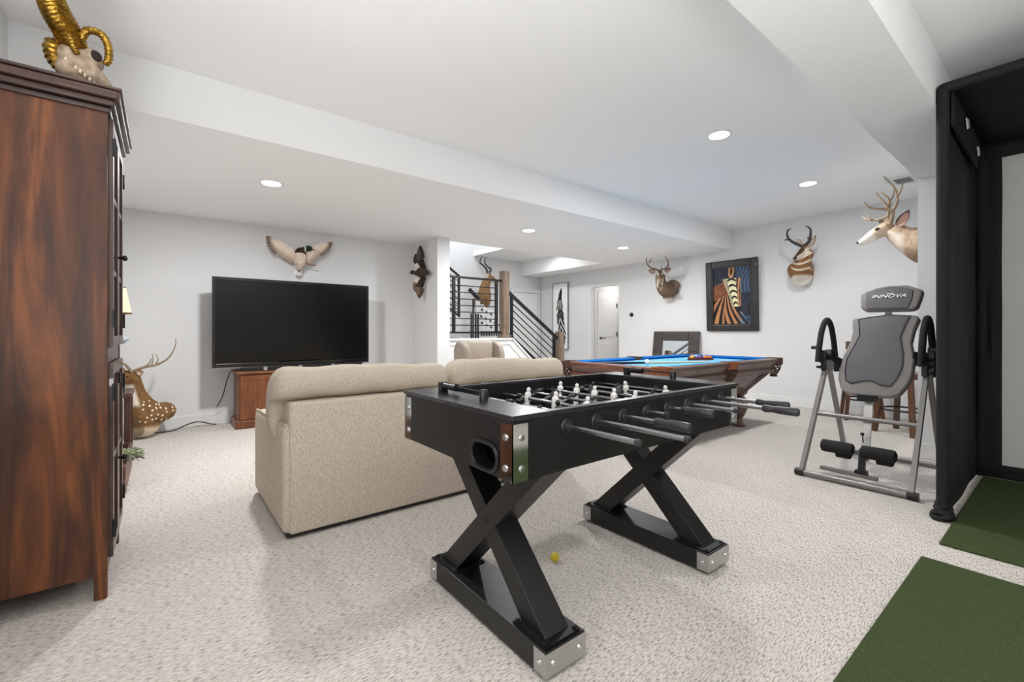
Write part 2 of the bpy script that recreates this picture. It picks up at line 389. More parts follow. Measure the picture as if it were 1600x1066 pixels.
struct(MB().box(3.06, YB, 0, XR+0.1, YB+0.1, 5.0), 'wall_back', 'wall_paint')
m = MB(); DY0, DY1, DZ = 5.86, 6.65, 2.10
m.box(XR, YR, 0, XR+0.1, DY0, ZU); m.box(XR, DY1, 0, XR+0.1, YB, ZU); m.box(XR, DY0, DZ, XR+0.1, DY1, ZU)
struct(m, 'wall_right', 'wall_paint')
m = MB(); m.box(5.44, YO, ZU+0.1, 5.54, YB, 5.0); m.box(3.26, YO-0.1, ZU+0.1, 5.54, YO, 5.0)
struct(m, 'wall_shaft', 'wall_paint')
struct(MB().box(5.273, BY0, 0, XR, BY1, ZL), 'wall_partition', 'wall_paint')
# vestibule behind the open doorway
m = MB(); m.box(XR+0.1, 6.72, 0, 9.2, 6.82, 2.5); m.box(9.1, 5.4, 0, 9.2, 6.72, 2.5); m.box(XR+0.1, 5.3, 0, 9.2, 5.4, 2.5); m.box(XR+0.1, 5.3, 2.5, 9.2, 6.82, 2.6)
struct(m, 'wall_vestibule', 'wall_paint')
d1 = struct(MB().box(7.70, 6.675, 0.01, 8.36, 6.715, 2.03), 'door_1', 'door_white')
for z0, z1 in ((0.18, 0.86), (1.0, 1.9)):
    o = MB().box(7.81, 6.667, z0, 8.25, 6.677, z1).build('panel', 'door_white', d1); bevel(o, 0.006)
m = MB(); m.tube([(7.77, 6.67, 0.97), (7.77, 6.62, 0.97), (7.88, 6.62, 0.97)], 0.009); m.cyl((7.77, 6.676, 0.97), (7.77, 6.666, 0.97), 0.026); m.build('door_handle', 'black_metal', d1)
for z in (1.72, 1.05, 0.25): MB().box(8.33, 6.66, z-0.05, 8.355, 6.678, z+0.05).build('hinge', 'black_metal', d1)
m = MB(); m.box(7.60, 6.69, 0, 7.69, 6.719, 2.035); m.box(8.37, 6.69, 0, 8.46, 6.719, 2.035); m.box(7.60, 6.69, 2.035, 8.46, 6.719, 2.13); struct(m, 'trim_1', 'trim_white')
d2 = struct(MB().box(6.56, YB-0.035, 0.01, 7.30, YB-0.005, 2.05), 'door_2', 'door_white')
for z0, z1 in ((0.18, 0.9), (1.05, 1.92)): bevel(MB().box(6.67, YB-0.045, z0, 7.19, YB-0.034, z1).build('panel', 'door_white', d2), 0.006)
m = MB(); m.box(6.47, YB-0.045, 0, 6.55, YB-0.001, 2.06); m.box(7.31, YB-0.045, 0, 7.39, YB-0.001, 2.06); m.box(6.47, YB-0.045, 2.06, 7.39, YB-0.001, 2.15); struct(m, 'trim_2', 'trim_white')
m = MB(); m.box(XR+0.004, DY0+0.001, 0, XR+0.098, DY0+0.016, DZ-0.016); m.box(XR+0.004, DY1-0.016, 0, XR+0.098, DY1-0.001, DZ-0.016); m.box(XR+0.004, DY0+0.001, DZ-0.016, XR+0.098, DY1-0.001, DZ-0.001); struct(m, 'trim_3', 'trim_white')
def baseb(name, x0, y0, x1, y1):
    o = struct(MB().box(x0, y0, 0, x1, y1, 0.135), name, 'trim_white'); bevel(o, 0.005)
baseb('baseboard_television', XL, YT-0.016, 3.06, YT)
baseb('baseboard_left', XL, -3.5, XL+0.016, YT)
m = MB(); m.box(XR-0.016, BY1, 0, XR, DY0, 0.135); m.box(XR-0.016, DY1, 0, XR, YB, 0.135); bevel(struct(m, 'baseboard_right', 'trim_white'), 0.005)
m = MB(); m.box(5.257, BY0, 0, 5.273, BY1+0.016, 0.135); m.box(5.273, BY1, 0, XR, BY1+0.016, 0.135); bevel(struct(m, 'baseboard_partition', 'trim_white'), 0.005)
baseb('baseboard_stub', 3.044, 5.604, 3.06, YT)

# ---- recessed lights
lt_labels = ['round recessed ceiling light above the television and sofa, leftmost in the photo', 'round recessed light in the lower ceiling before the stair opening',
             'round recessed light in the lower ceiling above the whitetail deer head', 'large bright recessed light in the upper ceiling, nearest the camera', 'recessed light in the upper ceiling near the antelope head']
for p, lb in zip(VIEW_LIGHTS, lt_labels):
    t = thing('recessed_light', lb, 'ceiling light', p, 0, 'recessed ceiling lights')
    x, y, z = p
    MB().lathe([(0.082, 0), (0.098, 0), (0.1, -0.004), (0.098, -0.009), (0.082, -0.006)], p, 32).build('trim_ring', 'trim_white', t)
    MB().lathe([(0.001, -0.002), (0.083, -0.002), (0.08, -0.007), (0.001, -0.008)], p, 32).build('lens', 'lens', t)
t = thing('ceiling_vent', 'small grey and white ceiling air vent above the mule deer antlers', 'vent', (6.45, 1.2, 2.8))
MB().box(6.28, 1.06, 2.79, 6.62, 1.34, 2.799).build('frame', 'trim_white', t)
MB().box(6.34, 1.13, 2.786, 6.54, 1.27, 2.791).build('grille', 'vent_grey', t)
for i in range(6): MB().box(6.34, 1.14+i*0.022, 2.782, 6.54, 1.145+i*0.022, 2.788).build('slat', 'vent_grey', t)

# ================================================================ STAIRS
YK = 5.72      # face of the knee wall
LZ = 0.985     # landing height
stair = t = thing('staircase', 'white walled staircase with landing behind the armchair', 'stairs', (4.2, 6.3, 0))
m = MB(); poly = [(3.26, 0), (5.48, 0), (5.48, 0.10), (4.48, LZ), (3.26, LZ)]
m.prism(poly, lambda p: (p[0], YK, p[1]), lambda p: (p[0], YK+0.12, p[1])); m.build('knee_wall', 'trim_white', t)
m = MB(); m.box(3.26, YK-0.025, LZ, 4.50, YK+0.145, LZ+0.028); m.build('cap', 'trim_white', t)
MB().box(3.26, YK-0.015, LZ-0.075, 4.46, YK, LZ-0.045).build('cap_moulding', 'trim_white', t)
m = MB(); m.bar((4.49, YK+0.06, LZ+0.014), (5.5, YK+0.06, 0.11), 0.17, 0.028); m.build('cap', 'trim_white', t)
m = MB(); m.bar((4.44, YK-0.008, LZ-0.08), (5.44, YK-0.008, 0.05), 0.016, 0.03); m.build('cap_moulding', 'trim_white', t)
MB().box(3.26, YK+0.12, LZ-0.15, 4.48, YB-0.01, LZ).build('landing', 'carpet', t)
for i in range(5):
    z = LZ*(5-i-1)/5+LZ/5*0; x0 = 4.48+i*0.21
    MB().box(x0, YK+0.12, 0 if i else 0, x0+0.21, YK+1.2, max(0.02, LZ*(4-i)/5+0.02)).build('step', 'carpet', t)
MB().box(3.27, YB-0.03, LZ, 4.44, YB-0.005, LZ+0.13).build('skirting', 'trim_white', t)
def newel(x, y, z0, z1, lab, s=0.12):
    t = thing('newel_post', lab, 'post', (x, y, z0), 0, 'stair newel posts')
    bevel(MB().box(x-s/2, y-s/2, z0, x+s/2, y+s/2, z1).build('post', 'newel_wood', t), 0.006)
    bevel(MB().box(x-s/2-0.025, y-s/2-0.025, z0, x+s/2+0.025, y+s/2+0.025, z0+0.05).build('foot', 'newel_wood', t), 0.008)
    return t
newel(4.37, YK+0.06, LZ+0.028, 2.10, 'tall brown wooden newel post on the stair landing')
newel(5.62, YK+0.06, 0, 1.12, 'shorter wooden newel post at the foot of the stairs, behind the pool table')
t = thing('stair_railing', 'black metal railing with horizontal bars along the landing', 'railing', (3.8, YK+0.06, LZ+0.028), 0, 'stair railings')
y = YK+0.06
MB().box(3.27, y-0.02, 1.925, 4.32, y+0.02, 1.955).build('handrail', 'black_metal', t)
MB().box(3.27, y-0.015, 1.09, 4.32, y+0.015, 1.115).build('bottom_rail', 'black_metal', t)
for x in (3.42, 4.21): MB().box(x-0.02, y-0.02, 1.09, x+0.02, y+0.02, 1.93).build('post', 'black_metal', t)
for i in range(7): MB().cyl((3.27, y, 1.215+i*0.1), (4.22, y, 1.215+i*0.1), 0.008, n=8).build('bar', 'black_metal', t)
t = thing('stair_railing', 'black metal railing sloping down the stairs between the two wooden posts', 'railing', (5.0, y, 0.6), 0, 'stair railings')
sl = -0.86
def ry(x, z0): return z0+(x-4.44)*sl
MB().bar((4.43, y, 1.78), (5.57, y, 0.99), 0.045, 0.045).build('handrail', 'black_metal', t)
MB().bar((4.43, y, 1.10), (5.57, y, 0.23), 0.03, 0.035).build('bottom_rail', 'black_metal', t)
MB().box(4.50, y-0.02, 1.03, 4.54, y+0.02, 1.71).build('post', 'black_metal', t); MB().box(5.46, y-0.02, 0.3, 5.50, y+0.02, 1.06).build('post', 'black_metal', t)
for i in range(5):
    a = (i+1)/6; z0 = 1.70+(1.05-1.70)*a; z1 = 1.04+(0.30-1.04)*a
    MB().bar((4.52, y, z0), (5.48, y, z1), 0.014, 0.014).build('bar', 'black_metal', t)
# upper flight railing, behind the landing
t = thing('stair_railing', 'black metal railing of the upper flight seen behind the landing', 'railing', (4.5, 8.0, 1.4), 0, 'stair railings')
yy = 8.05
MB().bar((3.3, yy, 3.35), (4.9, yy, 2.28), 0.035, 0.04).build('handrail', 'black_metal', t)
MB().bar((3.3, yy, 2.50), (4.9, yy, 1.44), 0.03, 0.03).build('bottom_rail', 'black_metal', t)
MB().box(4.87, yy-0.02, 1.42, 4.91, yy+0.02, 2.3).build('post', 'black_metal', t)
for i in range(6):
    a = (i+1)/7*0.85; MB().bar((3.3, yy, 3.35-a), (4.9, yy, 2.28-a), 0.012, 0.012).build('bar', 'black_metal', t)
m = MB(); m.prism([(3.27, LZ), (4.95, LZ), (4.95, 1.36), (3.27, 2.45)], lambda p: (p[0], 8.02, p[1]), lambda p: (p[0], 8.10, p[1]))
m.build('flight_wall', 'trim_white', stair)
# dark rack standing behind the railing
t = thing('peg_rack', 'black and white rack of bars and pegs behind the landing railing', 'rack', (5.2, 7.55, 0), 0)
bx = MB().box(4.62, 7.58, 0, 5.66, 7.62, 1.0).build('base', 'trim_white', t)
m = MB(); m.prism([(5.02, 1.0), (5.66, 1.0), (5.66, 1.46), (5.30, 1.60), (5.02, 1.80)], lambda p: (p[0], 7.59, p[1]), lambda p: (p[0], 7.62, p[1])); bd = m.build('board', 'trim_white', t)
for i, x in enumerate((4.885, 4.93, 4.99, 5.05)): MB().box(x-0.012, 7.55, 0.96, x+0.012, 7.575, 1.78 if i == 1 else 1.48).build('bar', 'black_metal', t)
MB().bar((4.83, 7.56, 1.97), (5.07, 7.56, 1.77), 0.03, 0.07).build('top_bar', 'black_metal', t)
for r in range(4):
    for k in range(5):
        x = 5.12+k*0.115+(r % 2)*0.02; z = 1.72-r*0.135-k*0.045
        if 1.2 < z < 1.78-(x-5.02)*0.5: MB().bar((x, 7.575, z), (x+0.035, 7.575, z-0.04), 0.02, 0.022).build('peg', 'black_metal', t)
for k in range(8): MB().box(5.13+k*0.063, 7.56, 1.03, 5.155+k*0.063, 7.58, 1.13).build('peg', 'black_metal', t)

# ================================================================ WALL THINGS
t = thing('feather_picture', 'tall framed black feather print on a white ground beside the doorway', 'picture', (XR, 7.57, 1.48))
fy0, fy1, fz0, fz1 = 7.31, 7.83, 0.70, 2.265
for a in ((fy0, fz0, fy0+0.015, fz1), (fy1-0.015, fz0, fy1, fz1), (fy0+0.015, fz0, fy1-0.015, fz0+0.015), (fy0+0.015, fz1-0.015, fy1-0.015, fz1)):
    MB().box(XR-0.045, a[0], a[1], XR-0.002, a[2], a[3]).build('frame_side', 'silver_trim', t)
def feather(u, v):
    w = (246, 246, 246)
    if v > 0.93 or v < 0.05: return w
    cx = 0.60-0.20*math.sin(PI*min(1, (1-v)*1.05))*(0.9)+0.22*(1-v)**2.2
    d = u-cx; k0 = (v-0.05)/0.88
    if abs(d) < 0.014 and v < 0.8: return (70, 68, 66)
    if v > 0.70: env = 0.17*math.sqrt(max(0, (0.93-v)/0.23))
    else: env = 0.17+0.10*math.sin(PI*(0.70-v)/0.65)
    if v < 0.16: env *= (v-0.05)/0.11
    s = 1 if d > 0 else -1
    t = v+abs(d)*0.75                      # barbs sweep upwards from the shaft
    edge = env*(0.62+0.55*vnoise(t*26, 5+s))
    if abs(d) > edge: return w
    n = vnoise(t*30, s*3, 2); n2 = vnoise(t*75, d*9, 4)
    if v > 0.74: return (26, 26, 28) if n2 > 0.15 else (70, 70, 72)
    if 0.60 < v < 0.74: return mix((206, 198, 184), (120, 114, 106), n2) if (abs(d) < env*0.62) else (44, 44, 46)
    if n > 0.60: return w
    return (34, 34, 37) if n2 > 0.32 else (128, 128, 130)
picture('print', 'print', t, (XR-0.03, fy1-0.015, fz0+0.015), (0, -(fy1-fy0-0.03), 0), (0, 0, fz1-fz0-0.03), 90, 260, feather)
MB().box(XR-0.028, fy0+0.01, fz0+0.01, XR-0.002, fy1-0.01, fz1-0.01).build('backing', 'white_print', t)

t = thing('zebra_painting', 'dark framed painting of an orange and blue striped zebra on the right wall', 'picture', (XR, 3.55, 1.12))
zy0, zy1, zz0, zz1 = 3.115, 3.965, 1.125, 2.295
def tilt(p): return Vector((p[0]-(p[2]-zz0)*0.035, p[1], p[2]))
for a in ((zy0, zz0, zy0+0.105, zz1), (zy1-0.105, zz0, zy1, zz1), (zy0+0.105, zz0, zy1-0.105, zz0+0.105), (zy0+0.105, zz1-0.105, zy1-0.105, zz1)):
    m = MB(); m.box(XR-0.05, a[0], a[1], XR-0.003, a[2], a[3]); m.v = [tilt(v) for v in m.v]; bevel(m.build('frame_side', 'frame_dark', t), 0.012, 2)
for a in ((zy0+0.095, zz0+0.095, zy0+0.12, zz1-0.095), (zy1-0.12, zz0+0.095, zy1-0.095, zz1-0.095), (zy0+0.12, zz0+0.095, zy1-0.12, zz0+0.12), (zy0+0.12, zz1-0.12, zy1-0.12, zz1-0.095)):
    m = MB(); m.box(XR-0.042, a[0], a[1], XR-0.01, a[2], a[3]); m.v = [tilt(v) for v in m.v]; m.build('inner_moulding', 'frame_dark', t)
def zebra(u, v):
    nz = vnoise(u*14, v*14)
    bg = mix((36, 38, 48), (52, 58, 72), nz); OR = (188, 126, 80); OD = (150, 86, 52); CR = (236, 226, 184); DK = (30, 25, 27); BL = (88, 116, 150)
    # blue shadow animal upper right
    if u > 0.60+0.10*(v < 0.75) and v > 0.52+0.05*nz:
        s = math.sin((u*1.6-v*0.35+0.10*math.sin(v*11))*44); bg = mix(bg, BL, (0.75 if s > 0.1 else 0.25)*sstep(0.58, 0.66, u))
    if v < 0.15 and u > 0.70: bg = mix(bg, BL, 0.55*sstep(0.68, 0.8, u)*(0.4+0.6*(math.sin(u*40+v*70) > 0)))
    # ear
    e = ((u-0.50-0.1*(v-0.9))/0.075)**2+((v-0.92)/0.125)**2
    if e < 1 and v > 0.80: return mix(OD, (80, 48, 34), 0.9) if e < 0.3 else mix(OR, CR, 0.25)
    # face: a cream blaze narrowing downwards and leaning right, crossed by dark chevrons
    fc = 0.50+0.30*(0.78-v)**1.15 if v < 0.78 else 0.5
    fw = 0.115-0.06*(0.78-v)/0.46
    if 0.31 < v < 0.80:
        d = (u-fc)/fw
        if abs(d) < 1:
            return CR if math.sin((v+0.035*d*d)*62) > -0.45 else DK
        if -1.9 < d < -1: return CR if math.sin(d*17+v*9) > 0.0 else DK
        if 1 <= d < 2.6: return mix(mix(OR, CR, 0.2), DK, 0.9*(math.sin(d*9-v*14) > 0.1)) if d < 1.9 else mix(OR, bg, sstep(1.7, 2.5, d))
    if 0.22 < v <= 0.33 and abs(u-0.69) < 0.07: return mix(DK, bg, 0.4)
    # mane: fine parallel arcs sweeping down to the left
    w = 0.76-0.32*(0.44-u)**1.35 if u < 0.44 else 0
    if u < 0.44 and w-0.25+0.02*u < v < w:
        return mix(OR, OD, vnoise(u*8, v*20)) if math.sin((w-v)*165) > -0.2 else DK
    # neck: stripes fanning from behind the jaw, bending towards the lower right
    if v < (w-0.23 if u < 0.44 else 0.58-(u-0.44)*1.15) and u < 0.93:
        py = 0.60-v; px = u-0.40-0.95*max(0, py-0.12)**2*(1.0 if u > 0.3 else 0.3)
        th = math.atan2(px, py+0.06)
        c = mix(mix(OR, CR, 0.35*vnoise(u*7, v*7)), OD, 0.5*vnoise(u*20, v*3)); c = mix(c, BL, sstep(0.60, 0.85, u))
        return c if math.sin(th*23+1.2) > -0.05 else mix(DK, BL, 0.25*sstep(0.5, 0.9, u))
    return bg
cw = zy1-zy0-0.22; chh = zz1-zz0-0.22
picture('canvas', 'canvas', t, tilt((XR-0.022, zy1-0.11, zz0+0.11)), (0, -cw, 0), (-chh*0.035, 0, chh), 130, 180, zebra)
m = MB(); m.lathe([(0.004, 0), (0.042, 0), (0.042, 0.014), (0.036, 0.022), (0.002, 0.022)], (XR-0.001, 5.555, 1.455), 28, (-1, 0, 0))
t = thing('thermostat', 'small round black thermostat on the wall beside the doorway', 'thermostat', (XR, 5.555, 1.455))
m.build('body', 'black_plastic', t); MB().lathe([(0.001, 0), (0.028, 0), (0.026, 0.003), (0.001, 0.003)], (XR-0.023, 5.555, 1.455), 24, (-1, 0, 0)).build('dial', 'grip_grey', t)
t = thing('light_switch', 'white light switch plate between feather print and doorway', 'switch', (XR, 6.97, 1.105))
bevel(MB().box(XR-0.008, 6.92, 1.045, XR-0.001, 7.02, 1.165).build('plate', 'trim_white', t), 0.003)
for yy2 in (6.948, 6.992): MB().box(XR-0.012, yy2-0.014, 1.075, XR-0.007, yy2+0.014, 1.135).build('rocker', 'trim_white', t)
t = thing('wall_outlet', 'white wall outlet low behind the bar stools', 'outlet', (XR, 1.33, 0.33))
bevel(MB().box(XR-0.008, 1.295, 0.275, XR-0.001, 1.365, 0.385).build('plate', 'trim_white', t), 0.003)
for z in (0.308, 0.352): MB().box(XR-0.011, 1.315, z-0.014, XR-0.007, 1.345, z+0.014).build('socket', 'white_plastic', t)
# leaning mirror
t = thing('leaning_mirror', 'wide brown framed mirror leaning on the wall behind the pool table', 'mirror', (7.25, 4.55, 0))
def lean(p): return Vector((7.20+(p[2])*0.13+p[0], p[1], p[2]))
my0, my1, mz0, mz1 = 4.09, 5.0, 0.0, 1.12
for i, a in enumerate(((my0, mz0, my0+0.19, mz1), (my1-0.19, mz0, my1, mz1), (my0+0.19, mz0, my1-0.19, mz0+0.17), (my0+0.19, mz1-0.17, my1-0.19, mz1))):
    m = MB(); m.box(0, a[0], a[1], 0.05, a[2], a[3]); m.v = [lean(v) for v in m.v]; bevel(m.build('frame_side', 'mirror_frame', t), 0.014, 2)
m = MB(); m.box(0.03, my0+0.17, mz0+0.15, 0.04, my1-0.17, mz1-0.15); m.v = [lean(v) for v in m.v]; m.build('glass', 'mirror_glass', t)
# ================================================================ FOOSBALL TABLE
FX0, FX1, FY0, FY1 = 0.82, 2.25, 1.045, 1.81
t = thing('foosball_table', 'black foosball table with crossed legs and silver corner brackets', 'foosball table', ((FX0+FX1)/2, (FY0+FY1)/2, 0))
ix0, ix1, iy0, iy1 = 0.985, 2.095, 1.075, 1.78
# body panels
m = MB(); a = 0.008
bodyz0, bodyz1 = 0.66, 0.85
bx0, bx1, by0, by1 = FX0+a, FX1-a, FY0+a, FY1-a
MB().box(bx0, by0, bodyz0, bx1, iy0, bodyz1).build('side_panel', 'black_laminate', t)
MB().box(bx0, iy1, bodyz0, bx1, by1, bodyz1).build('side_panel', 'black_laminate', t)
# near end panel with the oval ball return opening
def oval(cy, cz, w, h, n=24):
    r = h/2; pts = []
    for k in range(n+1): an = -PI/2+PI*k/n; pts.append((cy+w/2-r+r*math.cos(an), cz+r*math.sin(an)))
    for k in range(n+1): an = PI/2+PI*k/n; pts.append((cy-w/2+r+r*math.cos(an), cz+r*math.sin(an)))
    return pts
OC = (1.2, 0.715)
def endpanel(x0, x1):
    m = MB(); ov = oval(OC[0], OC[1], 0.135, 0.075); n = len(ov); R = (iy0, bodyz0, iy1, bodyz1)
    out = []
    for (py, pz) in ov:   # project each oval point out to the rectangle
        dy, dz = py-OC[0], pz-OC[1]; k = 1e9
        if dy > 1e-6: k = min(k, (R[2]-OC[0])/dy)
        if dy < -1e-6: k = min(k, (R[0]-OC[0])/dy)
        if dz > 1e-6: k = min(k, (R[3]-OC[1])/dz)
        if dz < -1e-6: k = min(k, (R[1]-OC[1])/dz)
        out.append((OC[0]+dy*k, OC[1]+dz*k))
    vs = [(x0, *p) for p in ov]+[(x0, *p) for p in out]+[(x1, *p) for p in ov]
    fs = [(i, (i+1) % n, n+(i+1) % n, n+i) for i in range(n)]+[(i, 2*n+i, 2*n+(i+1) % n, (i+1) % n) for i in range(n)]
    # corner triangles
    for cy, cz in ((R[0], R[1]), (R[2], R[1]), (R[2], R[3]), (R[0], R[3])):
        best = None
        for i in range(n):
            p, q = out[i], out[(i+1) % n]
            if abs(p[0]-q[0]) > 1e-6 and abs(p[1]-q[1]) > 1e-6 and (abs(p[0]-cy) < 1e-4 or abs(q[0]-cy) < 1e-4) and (abs(p[1]-cz) < 1e-4 or abs(q[1]-cz) < 1e-4): best = i
        if best is not None:
            vs.append((x0, cy, cz)); fs.append((n+best, n+(best+1) % n, len(vs)-1))
    m.add(vs, fs); return m
endpanel(bx0, bx0+0.05).build('end_panel', 'black_laminate', t)
MB().box(bx0+0.09, iy0, bodyz0+0.01, bx0+0.11, iy1, bodyz1).build('end_lining', 'black_matte', t)
MB().box(bx0+0.04, iy0, bodyz0, ix0, iy1, bodyz0+0.012).build('return_tray', 'black_matte', t)
MB().box(ix0-0.02, iy0, bodyz0, ix0, iy1, bodyz1).build('inner_end', 'black_laminate', t)
MB().box(ix1, iy0, bodyz0, bx1, iy1, bodyz1).build('end_panel', 'black_laminate', t)
ovp = oval(OC[0], OC[1], 0.148, 0.088); ring = [(bx0-0.004, *p) for p in ovp]; MB().tube(ring+[ring[0]], 0.0065, 8, cap=False).build('return_rim', 'black_plastic', t)
MB().box(ix0, iy0, 0.72, ix1, iy1, 0.735).build('playfield', 'black_plastic', t)
# top rim
for a4 in ((FX0, FY0, ix0, FY1), (ix1, FY0, FX1, FY1), (ix0, FY0, ix1, iy0), (ix0, iy1, ix1, FY1)):
    bevel(MB().box(a4[0], a4[1], bodyz1, a4[2], a4[3], 0.865).build('top_rim', 'foos_top', t), 0.002)
# goal mouths
for gx in (ix0+0.001, ix1-0.006): MB().box(gx, 1.33, 0.735, gx+0.005, 1.53, 0.80).build('goal', 'black_matte', t)
# corner brackets
for cx, sx in ((bx0, 1), (bx1, -1)):
    for cy, sy in ((by0, 1), (by1, -1)):
        e = 0.003; w = 0.058; z0, z1 = bodyz0, 0.838
        m = MB(); xa, xb = sorted((cx-sx*e, cx+sx*w)); ya, yb = sorted((cy-sy*e, cy)); m.box(xa, ya, z0, xb, yb, z1)
        xa, xb = sorted((cx-sx*e, cx)); ya, yb = sorted((cy-sy*e, cy+sy*w)); m.box(xa, ya, z0, xb, yb, z1)
        br = m.build('corner_bracket', 'chrome', t)
        for z in (0.70, 0.795):
            MB().lathe([(0.001, 0), (0.011, 0), (0.009, 0.005), (0.001, 0.006)], (cx+sx*0.033, cy-sy*e, z), 14, (0, -sy, 0)).build('screw', 'brushed_steel', br)
            MB().lathe([(0.001, 0), (0.011, 0), (0.009, 0.005), (0.001, 0.006)], (cx-sx*e, cy+sy*0.033, z), 14, (-sx, 0, 0)).build('screw', 'brushed_steel', br)
# score sliders on both ends
for sx in (0.94, 2.19):
    s = MB().cyl((sx, 1.38, 0.893), (sx, 1.66, 0.893), 0.004, n=8).build('score_rod', 'black_metal', t)
    bevel(MB().box(sx-0.018, 1.66, 0.865, sx+0.018, 1.69, 0.905).build('score_block', 'black_plastic', s), 0.004)
    MB().lathe([(0.017, 0), (0.017, 0.03), (0.013, 0.038), (0.002, 0.038)], (sx, 1.37, 0.865), 16).build('score_block', 'black_plastic', s)
    for k in range(4): MB().cyl((sx, 1.565+k*0.024, 0.89), (sx, 1.587+k*0.024, 0.89), 0.015, n=14).build('score_bead', 'black_plastic', s)
# rods, bearings, grips and players
def player_mesh():
    m = MB(); m.ell((0, 0, 0.041), (0.0098, 0.0098, 0.0115), u=10, v=8); m.lathe([(0.004, 0.03), (0.008, 0.035), (0.007, 0.03)], (0, 0, 0), 8)
    m.lathe([(0.009, -0.022), (0.0145, -0.012), (0.0135, 0.004), (0.0165, 0.016), (0.0145, 0.025), (0.005, 0.033)], (0, 0, 0), 12)
    m.box(-0.009, -0.012, -0.062, 0.009, 0.012, -0.018, 0.003, 1); m.box(-0.012, -0.013, -0.07, 0.016, 0.013, -0.056, 0.002, 1)
    m.smooth = True; return m
PL = {}
for c in ('white_plastic', 'black_plastic'):
    me = player_mesh().data('player_figure'); me.materials.append(MATS[c]); PL[c] = me
bear = MB().lathe([(0.009, -0.016), (0.016, -0.016), (0.018, -0.006), (0.0225, -0.007), (0.026, -0.003), (0.026, 0.0), (0.009, 0.003)], (0, 0, 0), 22, (0, 1, 0)).data('rod_bearing'); bear.materials.append(MATS['grip_grey'])
bump = MB().lathe([(0.009, 0), (0.016, 0), (0.018, 0.006), (0.016, 0.012), (0.018, 0.018), (0.014, 0.026), (0.009, 0.026)], (0, 0, 0), 14, (0, 1, 0)).data('bumper'); bump.materials.append(MATS['black_plastic'])
grip = MB().lathe([(0.008, 0), (0.013, 0.002), (0.016, 0.012), (0.0145, 0.026), (0.013, 0.04), (0.0155, 0.06), (0.0165, 0.09), (0.0165, 0.128), (0.013, 0.133), (0.001, 0.133)], (0, 0, 0), 12, (0, 1, 0)).data('grip'); grip.materials.append(MATS['grip_grey'])
endc = MB().lathe([(0.0075, 0), (0.011, 0.001), (0.011, 0.014), (0.007, 0.017), (0.001, 0.017)], (0, 0, 0), 12, (0, -1, 0)).data('end_cap'); endc.materials.append(MATS['grip_grey'])
def childmesh(name, me, parent, loc, rot=(0, 0, 0)):
    o = bpy.data.objects.new(name, me); C.objects.link(o); o.parent = parent; o.location = PMAT[parent.name].inverted() @ Vector(loc); o.rotation_euler = rot; return o
RZ = 0.805
rodspec = [  # near end Y, handle side (-1 near, +1 far), players, colour, tilt
    (0.772, 1, 3, 'black_plastic', 0.3), (0.708, 1, 2, 'black_plastic', -0.2), (0.783, -1, 3, 'white_plastic', 0.15), (0.965, 1, 5, 'black_plastic', 1.2),
    (0.858, -1, 5, 'white_plastic', 0.1), (0.845, 1, 3, 'black_plastic', 0.5), (0.673, -1, 2, 'white_plastic', -0.2), (0.761, -1, 3, 'black_plastic', 0.9)]
for i, (yn, hs, npl, colr, tl) in enumerate(rodspec):
    x = 1.055+i*0.147
    y0 = yn if hs > 0 else yn+0.11; y1 = yn+1.13
    r = MB().cyl((x, y0, RZ), (x, y1, RZ), 0.0085, n=12).build('rod', 'dark_rod', t)
    if hs > 0: childmesh('grip', grip, r, (x, y1-0.02, RZ)); childmesh('end_cap', endc, r, (x, y0+0.004, RZ))
    else: childmesh('grip', grip, r, (x, y0+0.02, RZ), (0, 0, PI)); childmesh('end_cap', endc, r, (x, y1, RZ), (0, 0, PI))
    childmesh('rod_bearing', bear, t, (x, by0, RZ)); childmesh('rod_bearing', bear, t, (x, by1, RZ), (0, 0, PI))
    mid = (iy0+iy1)/2 + ((y0+y1)/2-(iy0+iy1)/2)*0.45; gap = {2: 0.24, 3: 0.185, 5: 0.118}[npl]
    for k in range(npl):
        py = mid+(k-(npl-1)/2)*gap; py = max(iy0+0.06, min(iy1-0.06, py))
        childmesh('player_figure', PL[colr], r, (x, py, RZ), (0, tl+0.15*random.uniform(-1, 1)*0, 0))
    for by, rz in ((iy0+0.012, 0), (iy1-0.012, PI)):
        e = (mid-(npl-1)/2*gap-0.05) if rz == 0 else (mid+(npl-1)/2*gap+0.05)
        e = max(iy0+0.01, e-0.02) if rz == 0 else min(iy1-0.01, e+0.02)
        childmesh('bumper', bump, r, (x, e, RZ), (0, 0, rz))
